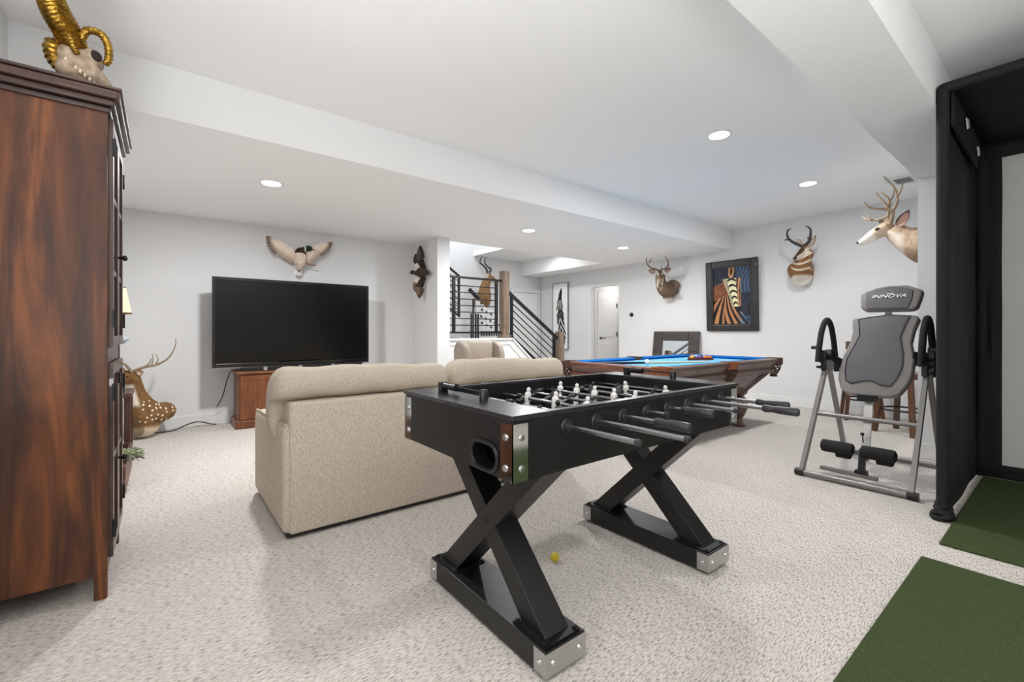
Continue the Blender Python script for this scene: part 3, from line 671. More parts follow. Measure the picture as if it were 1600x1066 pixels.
# crossed legs
def foosleg(xc):
    w = 0.115
    f = MB().box(xc-0.09, FY0, 0.012, xc+0.09, FY1, 0.098).build('foot_beam', 'black_laminate', t); bevel(f, 0.002)
    for ya, sy in ((FY0, -1), (FY1, 1)):
        m = MB(); yA, yB = sorted((ya-sy*0.055, ya+sy*0.003)); m.box(xc-0.093, yA, 0.016, xc+0.093, yB, 0.094)
        cp = m.build('foot_cap', 'brushed_steel', t)
        for xx in (xc-0.06, xc+0.06): MB().lathe([(0.001, 0), (0.010, 0), (0.008, 0.005), (0.001, 0.005)], (xx, ya+sy*0.003, 0.056), 12, (0, sy, 0)).build('bolt', 'chrome', cp)
        for sx in (-1, 1): MB().lathe([(0.001, 0), (0.009, 0), (0.007, 0.005), (0.001, 0.005)], (xc+sx*0.093, ya-sy*0.028, 0.056), 12, (sx, 0, 0)).build('bolt', 'chrome', cp)
    for s in (1, -1):
        a = Vector((xc, 1.4275+s*0.285, 0.098)); b = Vector((xc, 1.4275-s*0.285, 0.66))
        d = (b-a).normalized(); k = 0.088
        hw = k/2/abs(d.z)
        m = MB(); off = 0.0 if s > 0 else 0.003
        poly = [(a.y-hw, a.z), (a.y+hw, a.z), (b.y+hw, b.z), (b.y-hw, b.z)]
        m.prism(poly, lambda p: (xc-w/2+off, p[0], p[1]), lambda p: (xc+w/2-off, p[0], p[1]))
        bevel(m.build('leg', 'black_laminate', t), 0.002)
        MB().box(xc-w/2-0.02, a.y-hw-0.025, 0.098, xc+w/2+0.02, a.y+hw+0.025, 0.104).build('base_plate', 'black_metal', t)
        for sx in (-1, 1):
            for yy in (-1, 1): MB().lathe([(0.001, 0), (0.009, 0), (0.009, 0.006), (0.001, 0.008)], (xc+sx*(w/2+0.008), a.y+yy*(hw+0.012), 0.104), 8).build('bolt', 'black_metal', t)
    for sx in (-1, 1): MB().lathe([(0.001, 0), (0.014, 0), (0.014, 0.002), (0.001, 0.002)], (xc+sx*w/2, 1.4275, 0.379), 16, (sx, 0, 0)).build('joint_cap', 'black_matte', t)
foosleg(1.045); foosleg(2.05)
for xc in (1.045, 2.05):
    for yy in (1.12, 1.735): MB().cyl((xc, yy, 0), (xc, yy, 0.014), 0.03).build('glide', 'black_plastic', t)
b = MB().ell((0, 0, 0.0), 0.0215, u=20, v=14); b.v = [v+Vector((1.50, 1.575, 0.0215)) for v in b.v]
single(b, 'foosball', 'yellow_ball', 'small yellow ball on the carpet under the foosball table', 'ball', (1.50, 1.575, 0))

# ================================================================ SOFA
t = thing('sofa', 'beige ribbed fabric two cushion sofa seen from behind', 'sofa', (1.56, 3.08, 0))
SX0, SX1 = 0.50, 2.64
def cush(x0, y0, z0, x1, y1, z1, bev, name, mat, parent, lv=1, seg=3):
    m = MB().box(x0, y0, z0, x1, y1, z1, bev, seg); m.smooth = True; return m.build(name, mat, parent)
bk = MB(); bk.box(SX0+0.03, 2.60, 0.025, SX1-0.03, 2.80, 0.735, 0.02, 3); bk.smooth = True; bk.build('back_panel', 'sofa_fabric', t)
for x0, x1 in ((SX0, SX0+0.22), (SX1-0.22, SX1)):
    # arm: flat sides, rounded sloping top
    poly = [(2.615, 0.025), (3.55, 0.025), (3.555, 0.52), (3.53, 0.565), (3.47, 0.585), (2.95, 0.60), (2.75, 0.615), (2.615, 0.62)]
    m = MB(); m.prism(poly, lambda p: (x0, p[0], p[1]), lambda p: (x1, p[0], p[1])); o = m.build('arm', 'sofa_fabric', t); bevel(o, 0.035, 4); o.data.polygons.foreach_set('use_smooth', [True]*len(o.data.polygons))
    for xe in (x0+0.012, x1-0.012):
        MB().tube([(xe, p[0], p[1]) for p in poly[2:]], 0.005, 6, sm=3).build('piping', 'sofa_fabric', t)
cush(SX0+0.2, 2.78, 0.05, SX1-0.2, 3.52, 0.30, 0.02, 'seat_base', 'sofa_fabric', t)
xm = (SX0+SX1)/2
for x0, x1 in ((SX0+0.225, xm-0.005), (xm+0.005, SX1-0.225)): cush(x0, 2.85, 0.30, x1, 3.55, 0.46, 0.05, 'seat_cushion', 'sofa_fabric', t, seg=4)
for q, (x0, x1) in enumerate(((SX0-0.045, xm-0.012), (xm+0.012, SX1+0.02))):
    m = MB(); nx, nz = 22, 16; vs = []; fs = []
    # overstuffed cushion slouching over the back panel
    prof = [(2.80, 0.47), (2.79, 0.55), (2.78, 0.63), (2.755, 0.735), (2.655, 0.745), (2.63, 0.80), (2.635, 0.875), (2.665, 0.918), (2.75, 0.93), (2.86, 0.91), (2.94, 0.83), (2.985, 0.72), (2.99, 0.58), (2.97, 0.48)]
    n = len(prof); cy = sum(p[0] for p in prof)/n; cz = sum(p[1] for p in prof)/n
    for i in range(nx+1):
        u = i/nx; e = abs(2*u-1); sc = (1-max(0, (e-0.90)/0.10)**2.2*0.36); x = x0+(x1-x0)*u
        sag = -0.004*math.sin(u*PI*3+q)-(0.022 if q == 0 else 0.03)*u
        for (py, pz) in prof: vs.append((x, cy+(py-cy)*sc, max(0.47, cz+(pz-cz)*sc+(sag if pz > 0.75 else 0)+0.004*math.sin(u*23+pz*20))))
    for i in range(nx):
        for k in range(n): fs.append((i*n+k, i*n+(k+1) % n, (i+1)*n+(k+1) % n, (i+1)*n+k))
    fs.append(list(range(n))[::-1]); fs.append([nx*n+k for k in range(n)])
    m.add(vs, fs); sub(m.build('back_cushion', 'sofa_fabric', t), 1)
MB().box(SX0+0.02, 2.62, 0.012, SX1-0.02, 3.53, 0.03).build('dust_cover', 'sofa_dark', t)
for x in (SX0+0.1, SX1-0.1):
    for y in (2.7, 3.45): MB().cyl((x, y, 0), (x, y, 0.015), 0.03).build('foot', 'black_plastic', t)

# ================================================================ ARMCHAIR
ARZ = 0.62
t = thing('wing_armchair', 'taupe wingback armchair between the sofa and the stairs', 'armchair', (3.22, 4.62, 0), -PI/2-0.05)
def lb(*a, **k): return MB().box(*a, **k)
# local frame: faces +x
def soft(m, name, mat='armchair_fabric'):
    m.smooth = True; return m.build(name, mat, t, local=True)
soft(lb(-0.28, -0.28, 0.16, 0.36, 0.28, 0.34, bev=0.03), 'base')
soft(lb(-0.16, -0.205, 0.34, 0.38, 0.205, 0.46, bev=0.045, seg=3), 'seat_cushion')
m = MB(); m.prism([(-0.20, 0.34), (-0.08, 0.34), (-0.17, 0.92), (-0.20, 0.985), (-0.26, 1.005), (-0.32, 0.985), (-0.34, 0.9), (-0.32, 0.34)], lambda p: (p[0], -0.22, p[1]), lambda p: (p[0], 0.22, p[1]))
bevel(soft(m, 'backrest'), 0.02, 3)
for s in (-1, 1):
    m = MB(); m.prism([(-0.32, 0.34), (0.06, 0.34), (0.05, 0.62), (0.00, 0.70), (-0.01, 0.85), (-0.06, 0.945), (-0.15, 0.99), (-0.27, 1.0), (-0.345, 0.9)], lambda p: (p[0], s*0.205, p[1]), lambda p: (p[0]-0.01, s*0.295, p[1]-0.01))
    bevel(soft(m, 'wing'), 0.025, 3)
    soft(lb(-0.25, s*0.255-0.05, 0.30, 0.33, s*0.255+0.05, 0.60, bev=0.045, seg=3), 'arm')
    for x in (-0.24, 0.31): MB().tube([(x, s*0.25, 0.17), (x*1.04, s*0.26, 0)], [0.026, 0.016], 10).build('leg', 'stool_wood', t, local=True)
m = MB(); m.pad([(-0.17, -0.14), (0.17, -0.14), (0.16, 0.15), (0, 0.13), (-0.16, 0.15)], ((0, 1, 0), (-0.35, 0, 0.93), (0.93, 0, 0.35)), 0.13, rim=2.2)
m.v = [v+Vector((3.18, 4.66, 0))*0 for v in m.v]
PMt = PMAT[t.name]; m.v = [PMt @ (v+Vector((0.06, -0.02, 0.605))) for v in m.v]
o = single(m, 'throw_pillow', 'orange_fabric', 'orange throw pillow on the seat of the wingback armchair', 'pillow', PMt @ Vector((0.06, -0.02, 0.462)), smooth=True)

# ================================================================ TELEVISION AND STAND
t = thing('tv_stand', 'warm brown wooden television stand with panelled doors', 'tv stand', (1.43, 6.15, 0))
tx0, tx1, ty0, ty1, tz = 0.66, 2.21, 5.92, 6.39, 0.655
MB().box(tx0+0.02, ty0+0.03, 0.09, tx1-0.02, ty1, tz-0.03).build('body', 'stand_wood', t)
bevel(MB().box(tx0-0.015, ty0-0.015, 0, tx1+0.015, ty1, 0.095).build('plinth', 'stand_wood', t), 0.012)
bevel(MB().box(tx0-0.01, ty0-0.01, tz-0.03, tx1+0.01, ty1, tz).build('top', 'stand_wood', t), 0.006)
nd = 4; w = (tx1-tx0-0.06)/nd
for i in range(nd):
    x0 = tx0+0.03+i*w+0.005; x1 = x0+w-0.01
    d = MB()
    for b4 in ((x0, 0.105, x0+0.06, tz-0.045), (x1-0.06, 0.105, x1, tz-0.045), (x0+0.06, 0.105, x1-0.06, 0.165), (x0+0.06, tz-0.105, x1-0.06, tz-0.045)): d.box(b4[0], ty0+0.008, b4[1], b4[2], ty0+0.03, b4[3])
    d = d.build('door', 'stand_wood', t)
    if i in (1, 2): MB().box(x0+0.05, ty0+0.02, 0.15, x1-0.05, ty0+0.026, tz-0.09).build('pane', 'pane_glass', d)
    else: bevel(MB().box(x0+0.055, ty0+0.014, 0.16, x1-0.055, ty0+0.028, tz-0.1).build('panel', 'stand_wood', d), 0.006)
    kx = x1-0.03 if i % 2 == 0 else x0+0.03; MB().ell((kx, ty0-0.005, 0.42), 0.011).build('knob', 'black_metal', d)
t = thing('television', 'very large black flat television standing on the wooden stand', 'television', (1.3, 6.06, tz))
vx0, vx1, vz0, vz1, vy = 0.43, 2.215, 0.70, 1.742, 6.02
MB().box(vx0+0.02, vy+0.02, vz0+0.05, vx1-0.02, vy+0.12, vz1-0.03).build('back_case', 'black_matte', t)
for a4 in ((vx0, vz0, vx0+0.03, vz1), (vx1-0.03, vz0, vx1, vz1), (vx0+0.03, vz1-0.035, vx1-0.03, vz1), (vx0+0.03, vz0, vx1-0.03, vz0+0.05)):
    bevel(MB().box(a4[0], vy-0.012, a4[1], a4[2], vy+0.04, a4[3]).build('bezel', 'tv_bezel', t), 0.004)
MB().box(vx0+0.02, vy, vz0+0.04, vx1-0.02, vy+0.02, vz1-0.025).build('screen', 'tv_screen', t)
MB().box(vx0+0.005, vy-0.014, vz0-0.006, vx1-0.005, vy+0.03, vz0+0.006).build('lower_trim', 'silver_trim', t)
MB().box(1.1, vy+0.0, tz+0.012, 1.6, vy+0.09, vz0+0.06).build('neck', 'black_matte', t)
bevel(MB().box(0.85, vy-0.06, tz, 1.85, vy+0.17, tz+0.014).build('base', 'black_plastic', t), 0.004)
t = thing('soundbar', 'slim black soundbar with round silver drivers below the television', 'speaker', (1.3, 5.955, tz))
bevel(MB().box(0.72, 5.935, tz+0.002, 2.1, 5.955+0.003, tz+0.055).build('body', 'black_plastic', t), 0.006)
for x in (0.95, 1.33, 1.72): MB().lathe([(0.010, 0), (0.024, 0), (0.024, 0.005), (0.016, 0.007), (0.01, 0.003)], (x, 5.934, tz+0.03), 18, (0, -1, 0)).build('driver', 'silver_trim', t)
m = MB().tube([(0.60, 5.98, 0.66), (0.58, 6.1, 0.55), (0.55, 6.25, 0.35), (0.50, 6.33, 0.22)], 0.006, 6, sm=5)
single(m, 'power_cord', 'cord', 'thin black cord hanging beside the television stand', 'cord', (0.55, 6.2, 0.22))
m = MB().tube([(-0.18, 6.25, 0.012), (-0.02, 6.22, 0.012), (0.1, 6.26, 0.014), (0.22, 6.33, 0.05), (0.33, 6.37, 0.06), (0.45, 6.36, 0.02), (0.5, 6.36, 0.012)], 0.007, 6, sm=5)
single(m, 'floor_cable', 'cord', 'dark cable on the floor along the baseboard by the spotted deer', 'cord', (0.15, 6.3, 0))

# ================================================================ TALL CABINET
t = thing('tall_cabinet', 'tall dark brown wooden cabinet with glazed doors at the left edge', 'cabinet', (-0.42, 2.84, 0))
cx0, cx1, cy0, cy1 = -0.645, -0.185, 2.515, 3.17
bevel(MB().box(cx0, cy0, 0.10, cx1, cy0+0.022, 2.05).build('side_panel', 'cabinet_wood', t), 0.002)
MB().box(cx0, cy1-0.022, 0.10, cx1, cy1, 2.05).build('side_panel', 'cabinet_wood', t)
MB().box(cx0, cy0+0.02, 0.10, cx0+0.015, cy1-0.02, 2.05).build('back_board', 'cabinet_wood', t)
for y in (cy0, cy1-0.04): bevel(MB().box(cx1-0.042, y, 0.0, cx1-0.0005, y+0.04, 0.0995).build('post', 'cabinet_wood', t), 0.003)
for y in (cy0+0.022, cy1-0.04): MB().box(cx1-0.04, y, 0.1, cx1-0.001, y+0.018, 2.03).build('stile', 'cabinet_front', t)
for y in (cy0, cy1-0.04): bevel(MB().box(cx0, y, 0.0, cx0+0.04, y+0.04, 0.1).build('post', 'cabinet_wood', t), 0.003)
for z in (0.10, 0.55, 1.02, 1.5): MB().box(cx0+0.015, cy0+0.022, z, cx1-0.035, cy1-0.022, z+0.02).build('shelf', 'cabinet_wood', t)
MB().box(cx1-0.03, cy0+0.04, 0.08, cx1-0.004, cy1-0.04, 0.15).build('apron', 'cabinet_front', t)
MB().box(cx1-0.03, cy0+0.04, 0.985, cx1-0.002, cy1-0.04, 1.05).build('mid_rail', 'cabinet_front', t)
for k, (ov, z0, z1) in enumerate(((0.012, 2.035, 2.06), (0.026, 2.06, 2.088), (0.042, 2.088, 2.122), (0.05, 2.122, 2.135))):
    bevel(MB().box(cx0, cy0-ov, z0, cx1+ov, cy1+ov, z1).build('cornice', 'cornice_wood', t), 0.008, 3)
ymid = (cy0+cy1)/2
for (z0, z1, rows) in ((1.055, 2.03, 3), (0.155, 0.98, 2)):
    for (ya, yb, side) in ((cy0+0.042, ymid-0.002, 0), (ymid+0.002, cy1-0.042, 1)):
        d = MB(); s = 0.045
        for b4 in ((ya, z0, ya+s, z1), (yb-s, z0, yb, z1), (ya+s, z0, yb-s, z0+s), (ya+s, z1-s, yb-s, z1)): d.box(cx1-0.006, b4[0], b4[1], cx1+0.016, b4[2], b4[3])
        d = d.build('door', 'cabinet_front', t)
        MB().box(cx1-0.004, ya+s-0.005, z0+s-0.005, cx1, yb-s+0.005, z1-s+0.005).build('pane', 'pane_glass', d)
        for r in range(1, rows): zz = z0+(z1-z0)*r/rows; MB().box(cx1-0.004, ya+s, zz-0.011, cx1+0.013, yb-s, zz+0.011).build('muntin', 'cabinet_front', d)
        ky = yb-0.022 if side == 0 else ya+0.022
        kz = 1.47 if z0 > 1 else 0.52
        if side == 0: MB().lathe([(0.006, 0), (0.006, 0.012), (0.014, 0.022), (0.013, 0.03), (0.004, 0.035)], (cx1+0.016, ky, kz), 10, (1, 0, 0)).build('knob', 'black_metal', d)
        hy = ya+0.004 if side == 0 else yb-0.004
        for zz in (z0+0.12, z1-0.12): m = MB(); m.box(cx1+0.012, hy-0.012, zz-0.035, cx1+0.020, hy+0.012, zz+0.035); m.cyl((cx1+0.02, hy, zz-0.038), (cx1+0.02, hy, zz+0.038), 0.005, n=8); m.build('hinge', 'black_metal', d)
MB().box(cx1+0.002, ymid-0.03, 0.875, cx1+0.024, ymid+0.01, 0.925).build('latch', 'black_metal', t)

# ---- golden ram skull on the cabinet
sb = (-0.275, 2.56, 2.135)
t = thing('ram_skull', 'ram skull with golden curled horn on top of the tall cabinet', 'skull', sb)
m = MB(); P = lambda x, z, y=0: (sb[0]+x, sb[1]+y, sb[2]+z*1.08)
m.ell(P(-0.015, 0.105), (0.055, 0.05, 0.055)); m.tube([P(-0.01, 0.11), P(0.03, 0.07), P(0.07, 0.035), P(0.095, 0.018)], [0.05, 0.042, 0.03, 0.018], 12, sm=3); m.ell(P(-0.03, 0.06), (0.045, 0.045, 0.05))
m.tube([P(-0.05, 0.08), P(-0.02, 0.03), P(0.05, 0.012)], [0.03, 0.022, 0.014], 10, sm=3)
m.ell(P(0.04, 0.115, -0.03), (0.034, 0.02, 0.034)); m.ell(P(0.04, 0.115, 0.03), (0.034, 0.02, 0.034))
sk = blob(m, 'cranium', 'fur', t, 0.005, lambda c: mix((176, 158, 136), (112, 92, 76), vnoise(c.x*60, c.y*60, c.z*60)), 3); sk.data.materials[0] = MATS['bone']
for s in (-1, 1): MB().ell(P(0.052, 0.118, s*0.038), (0.022, 0.014, 0.024)).build('eye_socket', 'dark_hollow', t)
for k in range(7): MB().ell(P(-0.035+k*0.014, 0.078-k*0.010, -0.038+k*0.002), (0.005, 0.006, 0.010), u=8, v=6).build('tooth', 'tooth', t)
def ribhorn(pts, rad, name, parent, n=14, sm=16, amp=0.12):
    m = MB(); m.tube(pts, rad, n, sm=sm)
    k = n; rings = len(m.v)//k
    for i in range(rings):
        c = sum((m.v[i*k+j] for j in range(k)), Vector())/k; f = 1+amp*math.sin(i*2.1)
        for j in range(k): m.v[i*k+j] = c+(m.v[i*k+j]-c)*f
    return m.build(name, 'brass_gold', parent)
ribhorn([P(0.0, 0.13, -0.02), P(-0.03, 0.185, -0.02), P(-0.065, 0.25, -0.02), P(-0.085, 0.32, -0.015), P(-0.075, 0.40, 0), P(-0.03, 0.45, 0.02)], [0.034, 0.046, 0.046, 0.042, 0.036, 0.024], 'horn', t)
ribhorn([P(0.01, 0.17, -0.035), P(0.03, 0.205, -0.045), P(0.07, 0.205, -0.05), P(0.092, 0.17, -0.05), P(0.094, 0.12, -0.045), P(0.082, 0.095, -0.042)], [0.016, 0.015, 0.015, 0.014, 0.014, 0.011], 'curl', t, 10, 10, 0.1)
ribhorn([P(-0.02, 0.16, -0.045), P(-0.01, 0.125, -0.055), P(0.0, 0.10, -0.055)], [0.017, 0.014, 0.009], 'curl', t, 10, 10, 0.12)
ribhorn([P(-0.035, 0.15, 0.02), P(-0.075, 0.135, 0.01), P(-0.07, 0.08, 0.0), P(-0.05, 0.035, 0)], [0.022, 0.03, 0.028, 0.012], 'curl', t, 12, 10, 0.12)

# ---- corner behind the cabinet: end table, lamp, planter
t = thing('end_table', 'dark wooden end table mostly hidden behind the tall cabinet', 'end table', (-0.42, 5.15, 0))
bevel(MB().box(-0.62, 4.93, 0.56, -0.21, 5.37, 0.60).build('top', 'cabinet_front', t), 0.006)
for x in (-0.59, -0.24):
    for y in (4.96, 5.34): MB().box(x-0.02, y-0.02, 0, x+0.02, y+0.02, 0.56).build('leg', 'cabinet_front', t)
t = thing('table_lamp', 'table lamp with a cream tapered shade beside the tall cabinet', 'lamp', (-0.36, 5.1, 0.6))
L0 = (-0.36, 5.1, 0.6)
MB().lathe([(0.07, 0), (0.08, 0.01), (0.075, 0.025), (0.03, 0.05), (0.022, 0.15), (0.04, 0.22), (0.03, 0.32), (0.012, 0.38), (0.01, 0.62), (0.001, 0.63)], L0, 20).build('base', 'black_metal', t)
m = MB(); prof = [(0.145, 0.675), (0.105, 0.90), (0.102, 0.90), (0.142, 0.675)]
m.lathe(prof, L0, 32); m.f = m.f[:-2]; m.build('shade', 'lamp_shade', t)
for r, z in ((0.146, 0.677), (0.106, 0.898)): MB().lathe([(r-0.004, -0.006), (r, -0.006), (r, 0.006), (r-0.004, 0.006), (r-0.004, -0.006)], (L0[0], L0[1], L0[2]+z), 32).build('shade_trim', 'shade_trim', t)
t = thing('flower_ornament', 'small silvery flower ornament below the lamp shade beside the cabinet', 'ornament', (-0.30, 4.98, 0.6))
MB().lathe([(0.035, 0), (0.04, 0.03), (0.02, 0.10), (0.03, 0.16), (0.02, 0.2), (0.008, 0.22), (0.006, 0.44), (0.001, 0.44)], (-0.295, 4.98, 0.6), 14).build('vase', 'black_metal', t)
for k in range(7):
    a = k/7*2*PI; m = MB(); m.ell((-0.285+0.035*math.cos(a), 4.98+0.035*math.sin(a), 1.045+0.014*math.sin(a*2)), (0.032, 0.018, 0.011), Matrix.Rotation(a, 3, 'Z') @ Matrix.Rotation(-0.5, 3, 'Y'), 8, 6); m.build('petal', 'silver_leaf', t)
t = thing('planter_box', 'long brown wooden planter box on the carpet behind the cabinet', 'planter', (-0.36, 4.6, 0))
for a6 in ((-0.50, 4.05, 0, -0.20, 4.07, 0.17), (-0.50, 5.13, 0, -0.20, 5.15, 0.17)): pass
bevel(MB().box(-0.225, 4.05, 0.0, -0.205, 4.90, 0.19).build('side_board', 'planter_wood', t), 0.003); bevel(MB().box(-0.50, 4.05, 0.0, -0.48, 4.90, 0.19).build('side_board', 'planter_wood', t), 0.003)
for y in (4.05, 4.88): MB().box(-0.48, y, 0, -0.225, y+0.02, 0.19).build('end_board', 'planter_wood', t)
MB().box(-0.48, 4.07, 0.12, -0.225, 4.88, 0.14).build('soil', 'dark_hollow', t)
t = thing('trailing_plant', 'small trailing green plant in the wooden planter box', 'plant', (-0.26, 4.3, 0.14))
for k in range(26):
    y = 4.12+random.random()*0.3; x = -0.27; a = random.uniform(-0.5, 0.8); ln = random.uniform(0.08, 0.17); z = 0.17
    tip = (x+ln, y+0.05*a, z+0.05+0.07*random.random()-0.05)
    m = MB(); m.tube([(x, y, 0.14), (x+ln*0.4, y, z+0.07), tip], [0.003, 0.0025, 0.001], 5, sm=3)
    for q in range(5):
        f = 0.3+q*0.16; px = x+ln*f; pz = z+0.06-0.05*(f-0.4)**2+random.uniform(-0.012, 0.012); m.ell((px, y+0.05*a*f+random.uniform(-0.015, 0.015), pz), (0.016, 0.009, 0.006), Matrix.Rotation(random.uniform(-1, 1), 3, 'Y'), 6, 4)
    m.build('stem', 'leaf_green' if k % 5 else 'dried_dark', t)
# ================================================================ POOL TABLE
PX0, PX1, PY0, PY1, PZ = 3.42, 5.86, 2.22, 3.48, 0.80
t = thing('pool_table', 'brown wooden pool table with blue felt and leather net pockets', 'pool table', ((PX0+PX1)/2, (PY0+PY1)/2, 0))
rw = 0.13
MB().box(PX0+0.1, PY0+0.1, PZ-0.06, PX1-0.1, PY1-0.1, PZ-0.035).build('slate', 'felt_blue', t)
# rails between the six pockets
xm2 = (PX0+PX1)/2; pr = 0.075
def rail(x0, y0, x1, y1, inward):
    horizontal = abs(x1-x0) > abs(y1-y0)
    # wooden cap: stepped moulding swept along the edge (outer profile offset, z)
    prof = [(0.0, PZ), (rw*0.55, PZ), (rw*0.55, PZ-0.05), (0.02, PZ-0.17), (0.028, PZ-0.16), (0.012, PZ-0.125), (0.030, PZ-0.11), (0.004, PZ-0.065), (-0.012, PZ-0.04), (-0.014, PZ-0.012), (-0.006, PZ-0.002)]
    m = MB()
    if horizontal:
        m.prism(prof, lambda p: (x0, y0+inward*p[0], p[1]), lambda p: (x1, y0+inward*p[0], p[1])); c = 'pool_wood'
    else:
        m.prism(prof, lambda p: (x0+inward*p[0], y0, p[1]), lambda p: (x0+inward*p[0], y1, p[1])); c = 'pool_wood_end'
    r = m.build('rail', c, t)
    cp = [(rw*0.5, PZ+0.002), (rw, PZ-0.004), (rw+0.012, PZ-0.012), (rw*0.95, PZ-0.036), (rw*0.5, PZ-0.036)]
    m = MB()
    if horizontal: m.prism(cp, lambda p: (x0+0.03, y0+inward*p[0], p[1]), lambda p: (x1-0.03, y0+inward*p[0], p[1]))
    else: m.prism(cp, lambda p: (x0+inward*p[0], y0+0.03, p[1]), lambda p: (x0+inward*p[0], y1-0.03, p[1]))
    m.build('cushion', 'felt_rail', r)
for ye, iw in ((PY0, 1), (PY1, -1)):
    rail(PX0+0.10, ye, xm2-pr, ye, iw); rail(xm2+pr, ye, PX1-0.10, ye, iw)
for xe, iw in ((PX0, 1), (PX1, -1)): rail(xe, PY0+0.10, xe, PY1-0.10, iw)
for i, (x, y, corner) in enumerate(((PX0, PY0, 1), (xm2, PY0, 0), (PX1, PY0, 1), (PX0, PY1, 1), (xm2, PY1, 0), (PX1, PY1, 1))):
    sx = 1 if x < xm2 else (-1 if x > xm2 else 0); sy = 1 if y < 2.85 else -1
    cxp = x+sx*0.06; cyp = y+sy*(0.06 if corner else 0.035)
    pk = MB(); ring = []
    m = MB(); n = 20; r0, r1 = 0.062, 0.098 if corner else 0.088
    vs = []; fs = []
    for z in (PZ+0.004, PZ-0.075 if corner else PZ-0.07):
        for rr in (r0, r1):
            for k in range(n): a = 2*PI*k/n; vs.append((cxp+rr*math.cos(a), cyp+rr*math.sin(a), z))
    for k in range(n):
        k2 = (k+1) % n; fs += [(k, k2, n+k2, n+k), (n+k, n+k2, 3*n+k2, 3*n+k), (k, 2*n+k, 2*n+k2, k2), (2*n+k, 3*n+k, 3*n+k2, 2*n+k2)]
    m.add(vs, fs); m.smooth = True
    pk = m.build('pocket', 'leather_tan' if i in (0, 1) else 'leather_dark', t)
    # woven net bag of crossing thongs
    net = MB(); N = 10
    for sgn in (1, -1):
        for k in range(N):
            pts = []
            for j in range(6):
                z = PZ-0.07-j*0.026; rr = 0.078-0.006*j*j*0.35; a = 2*PI*k/N+sgn*j*0.28; pts.append((cxp+rr*math.cos(a), cyp+rr*math.sin(a), z))
            net.tube(pts, 0.0065, 5)
    net.lathe([(0.02, 0), (0.045, 0.004), (0.04, 0.02), (0.02, 0.02)], (cxp, cyp, PZ-0.225), 12); net.build('net', 'leather_dark', pk)
# leather flap on near long side pocket
# tapered cabinet with raised trim
b0 = [(PX0+0.10, PY0+0.09), (PX1-0.10, PY0+0.09), (PX1-0.10, PY1-0.09), (PX0+0.10, PY1-0.09)]
b1 = [(PX0+0.42, PY0+0.24), (PX1-0.42, PY0+0.24), (PX1-0.42, PY1-0.24), (PX0+0.42, PY1-0.24)]
m = MB(); m.add([(*p, PZ-0.14) for p in b0]+[(*p, 0.41) for p in b1], [(0, 1, 5, 4), (1, 2, 6, 5), (2, 3, 7, 6), (3, 0, 4, 7), (0, 3, 2, 1), (4, 5, 6, 7)]); m.build('cabinet', 'pool_wood', t)
for i in range(4):
    j = (i+1) % 4; A = Vector((*b0[i], PZ-0.15)); B = Vector((*b0[j], PZ-0.15)); D_ = Vector((*b1[i], 0.42)); E_ = Vector((*b1[j], 0.42))
    for p, q in ((A, B), (D_, E_), (A, D_)): MB().bar(p, q, 0.04, 0.04).build('trim_strip', 'pool_wood', t)
for (x, y) in b1:
    sx = 1 if x < xm2 else -1; sy = 1 if y < 2.85 else -1; x += sx*0.06; y += sy*0.04
    lg = MB().lathe([(0.075, 0.0), (0.085, 0.02), (0.05, 0.06), (0.04, 0.09), (0.06, 0.12), (0.095, 0.20), (0.105, 0.26), (0.09, 0.32), (0.055, 0.36), (0.09, 0.385), (0.10, 0.41)], (x, y, 0), 20).build('leg', 'pool_wood', t)
# balls
def pball(name, mat, lab, x, y, grp=None):
    b = MB().ell((x, y, PZ-0.035+0.0286), 0.0286, u=18, v=12)
    return single(b, name, mat, lab, 'ball', (x, y, PZ-0.035), grp)
pball('cue_ball', 'ivory', 'white cue ball lying on the blue felt beside the cue', 4.10, 2.87)
t2 = thing('ball_rack', 'brown triangular ball rack on the far part of the blue felt', 'rack', (5.24, 2.95, PZ-0.035))
rc = Vector((5.24, 2.95, PZ-0.02)); rr = 0.19
tri = [rc+Vector((rr*math.cos(a), rr*math.sin(a), 0)) for a in (PI, PI+2*PI/3, PI+4*PI/3)]
for k in range(3): MB().bar(tri[k], tri[(k+1) % 3], 0.014, 0.03).build('rack_side', 'rack_brown', t2)
bc = ['ball_yellow', 'ball_blue', 'ball_white', 'ball_purple', 'ball_red', 'ball_green', 'ball_orange', 'ball_black', 'ball_white', 'ball_maroon', 'ball_orange', 'ball_white', 'ball_blue', 'ball_white', 'ball_red']
kk = 0; rows_lab = ['single', 'two ball', 'three ball', 'four ball', 'five ball']; ordn = ['first', 'second', 'third', 'fourth', 'fifth']
for r in range(5):
    for c in range(r+1):
        x = rc.x-rr*0.52*1.0+0.0+r*0.0496-0.0; y = rc.y+(c-r/2)*0.0574
        nm = bc[kk].split('_')[1]
        pball('billiard_ball', bc[kk], f'{nm} billiard ball, {ordn[c]} from the camera in the {rows_lab[r]} row of the rack', x, y, 'racked billiard balls'); kk += 1
t2 = thing('pool_cue', 'pool cue with dark butt and pale shaft lying on the blue felt', 'cue', (4.4, 2.9, PZ-0.035))
A = Vector((3.60, 3.17, PZ-0.02)); B = Vector((4.95, 2.62, PZ-0.028)); dd = (B-A)
MB().tube([A, A+dd*0.42], [0.015, 0.0115], 12).build('butt', 'cue_dark', t2)
MB().tube([A+dd*0.42, A+dd*0.44], [0.012, 0.012], 12).build('joint', 'ivory', t2)
MB().tube([A+dd*0.44, B], [0.0115, 0.0065], 12).build('shaft', 'cue_maple', t2)

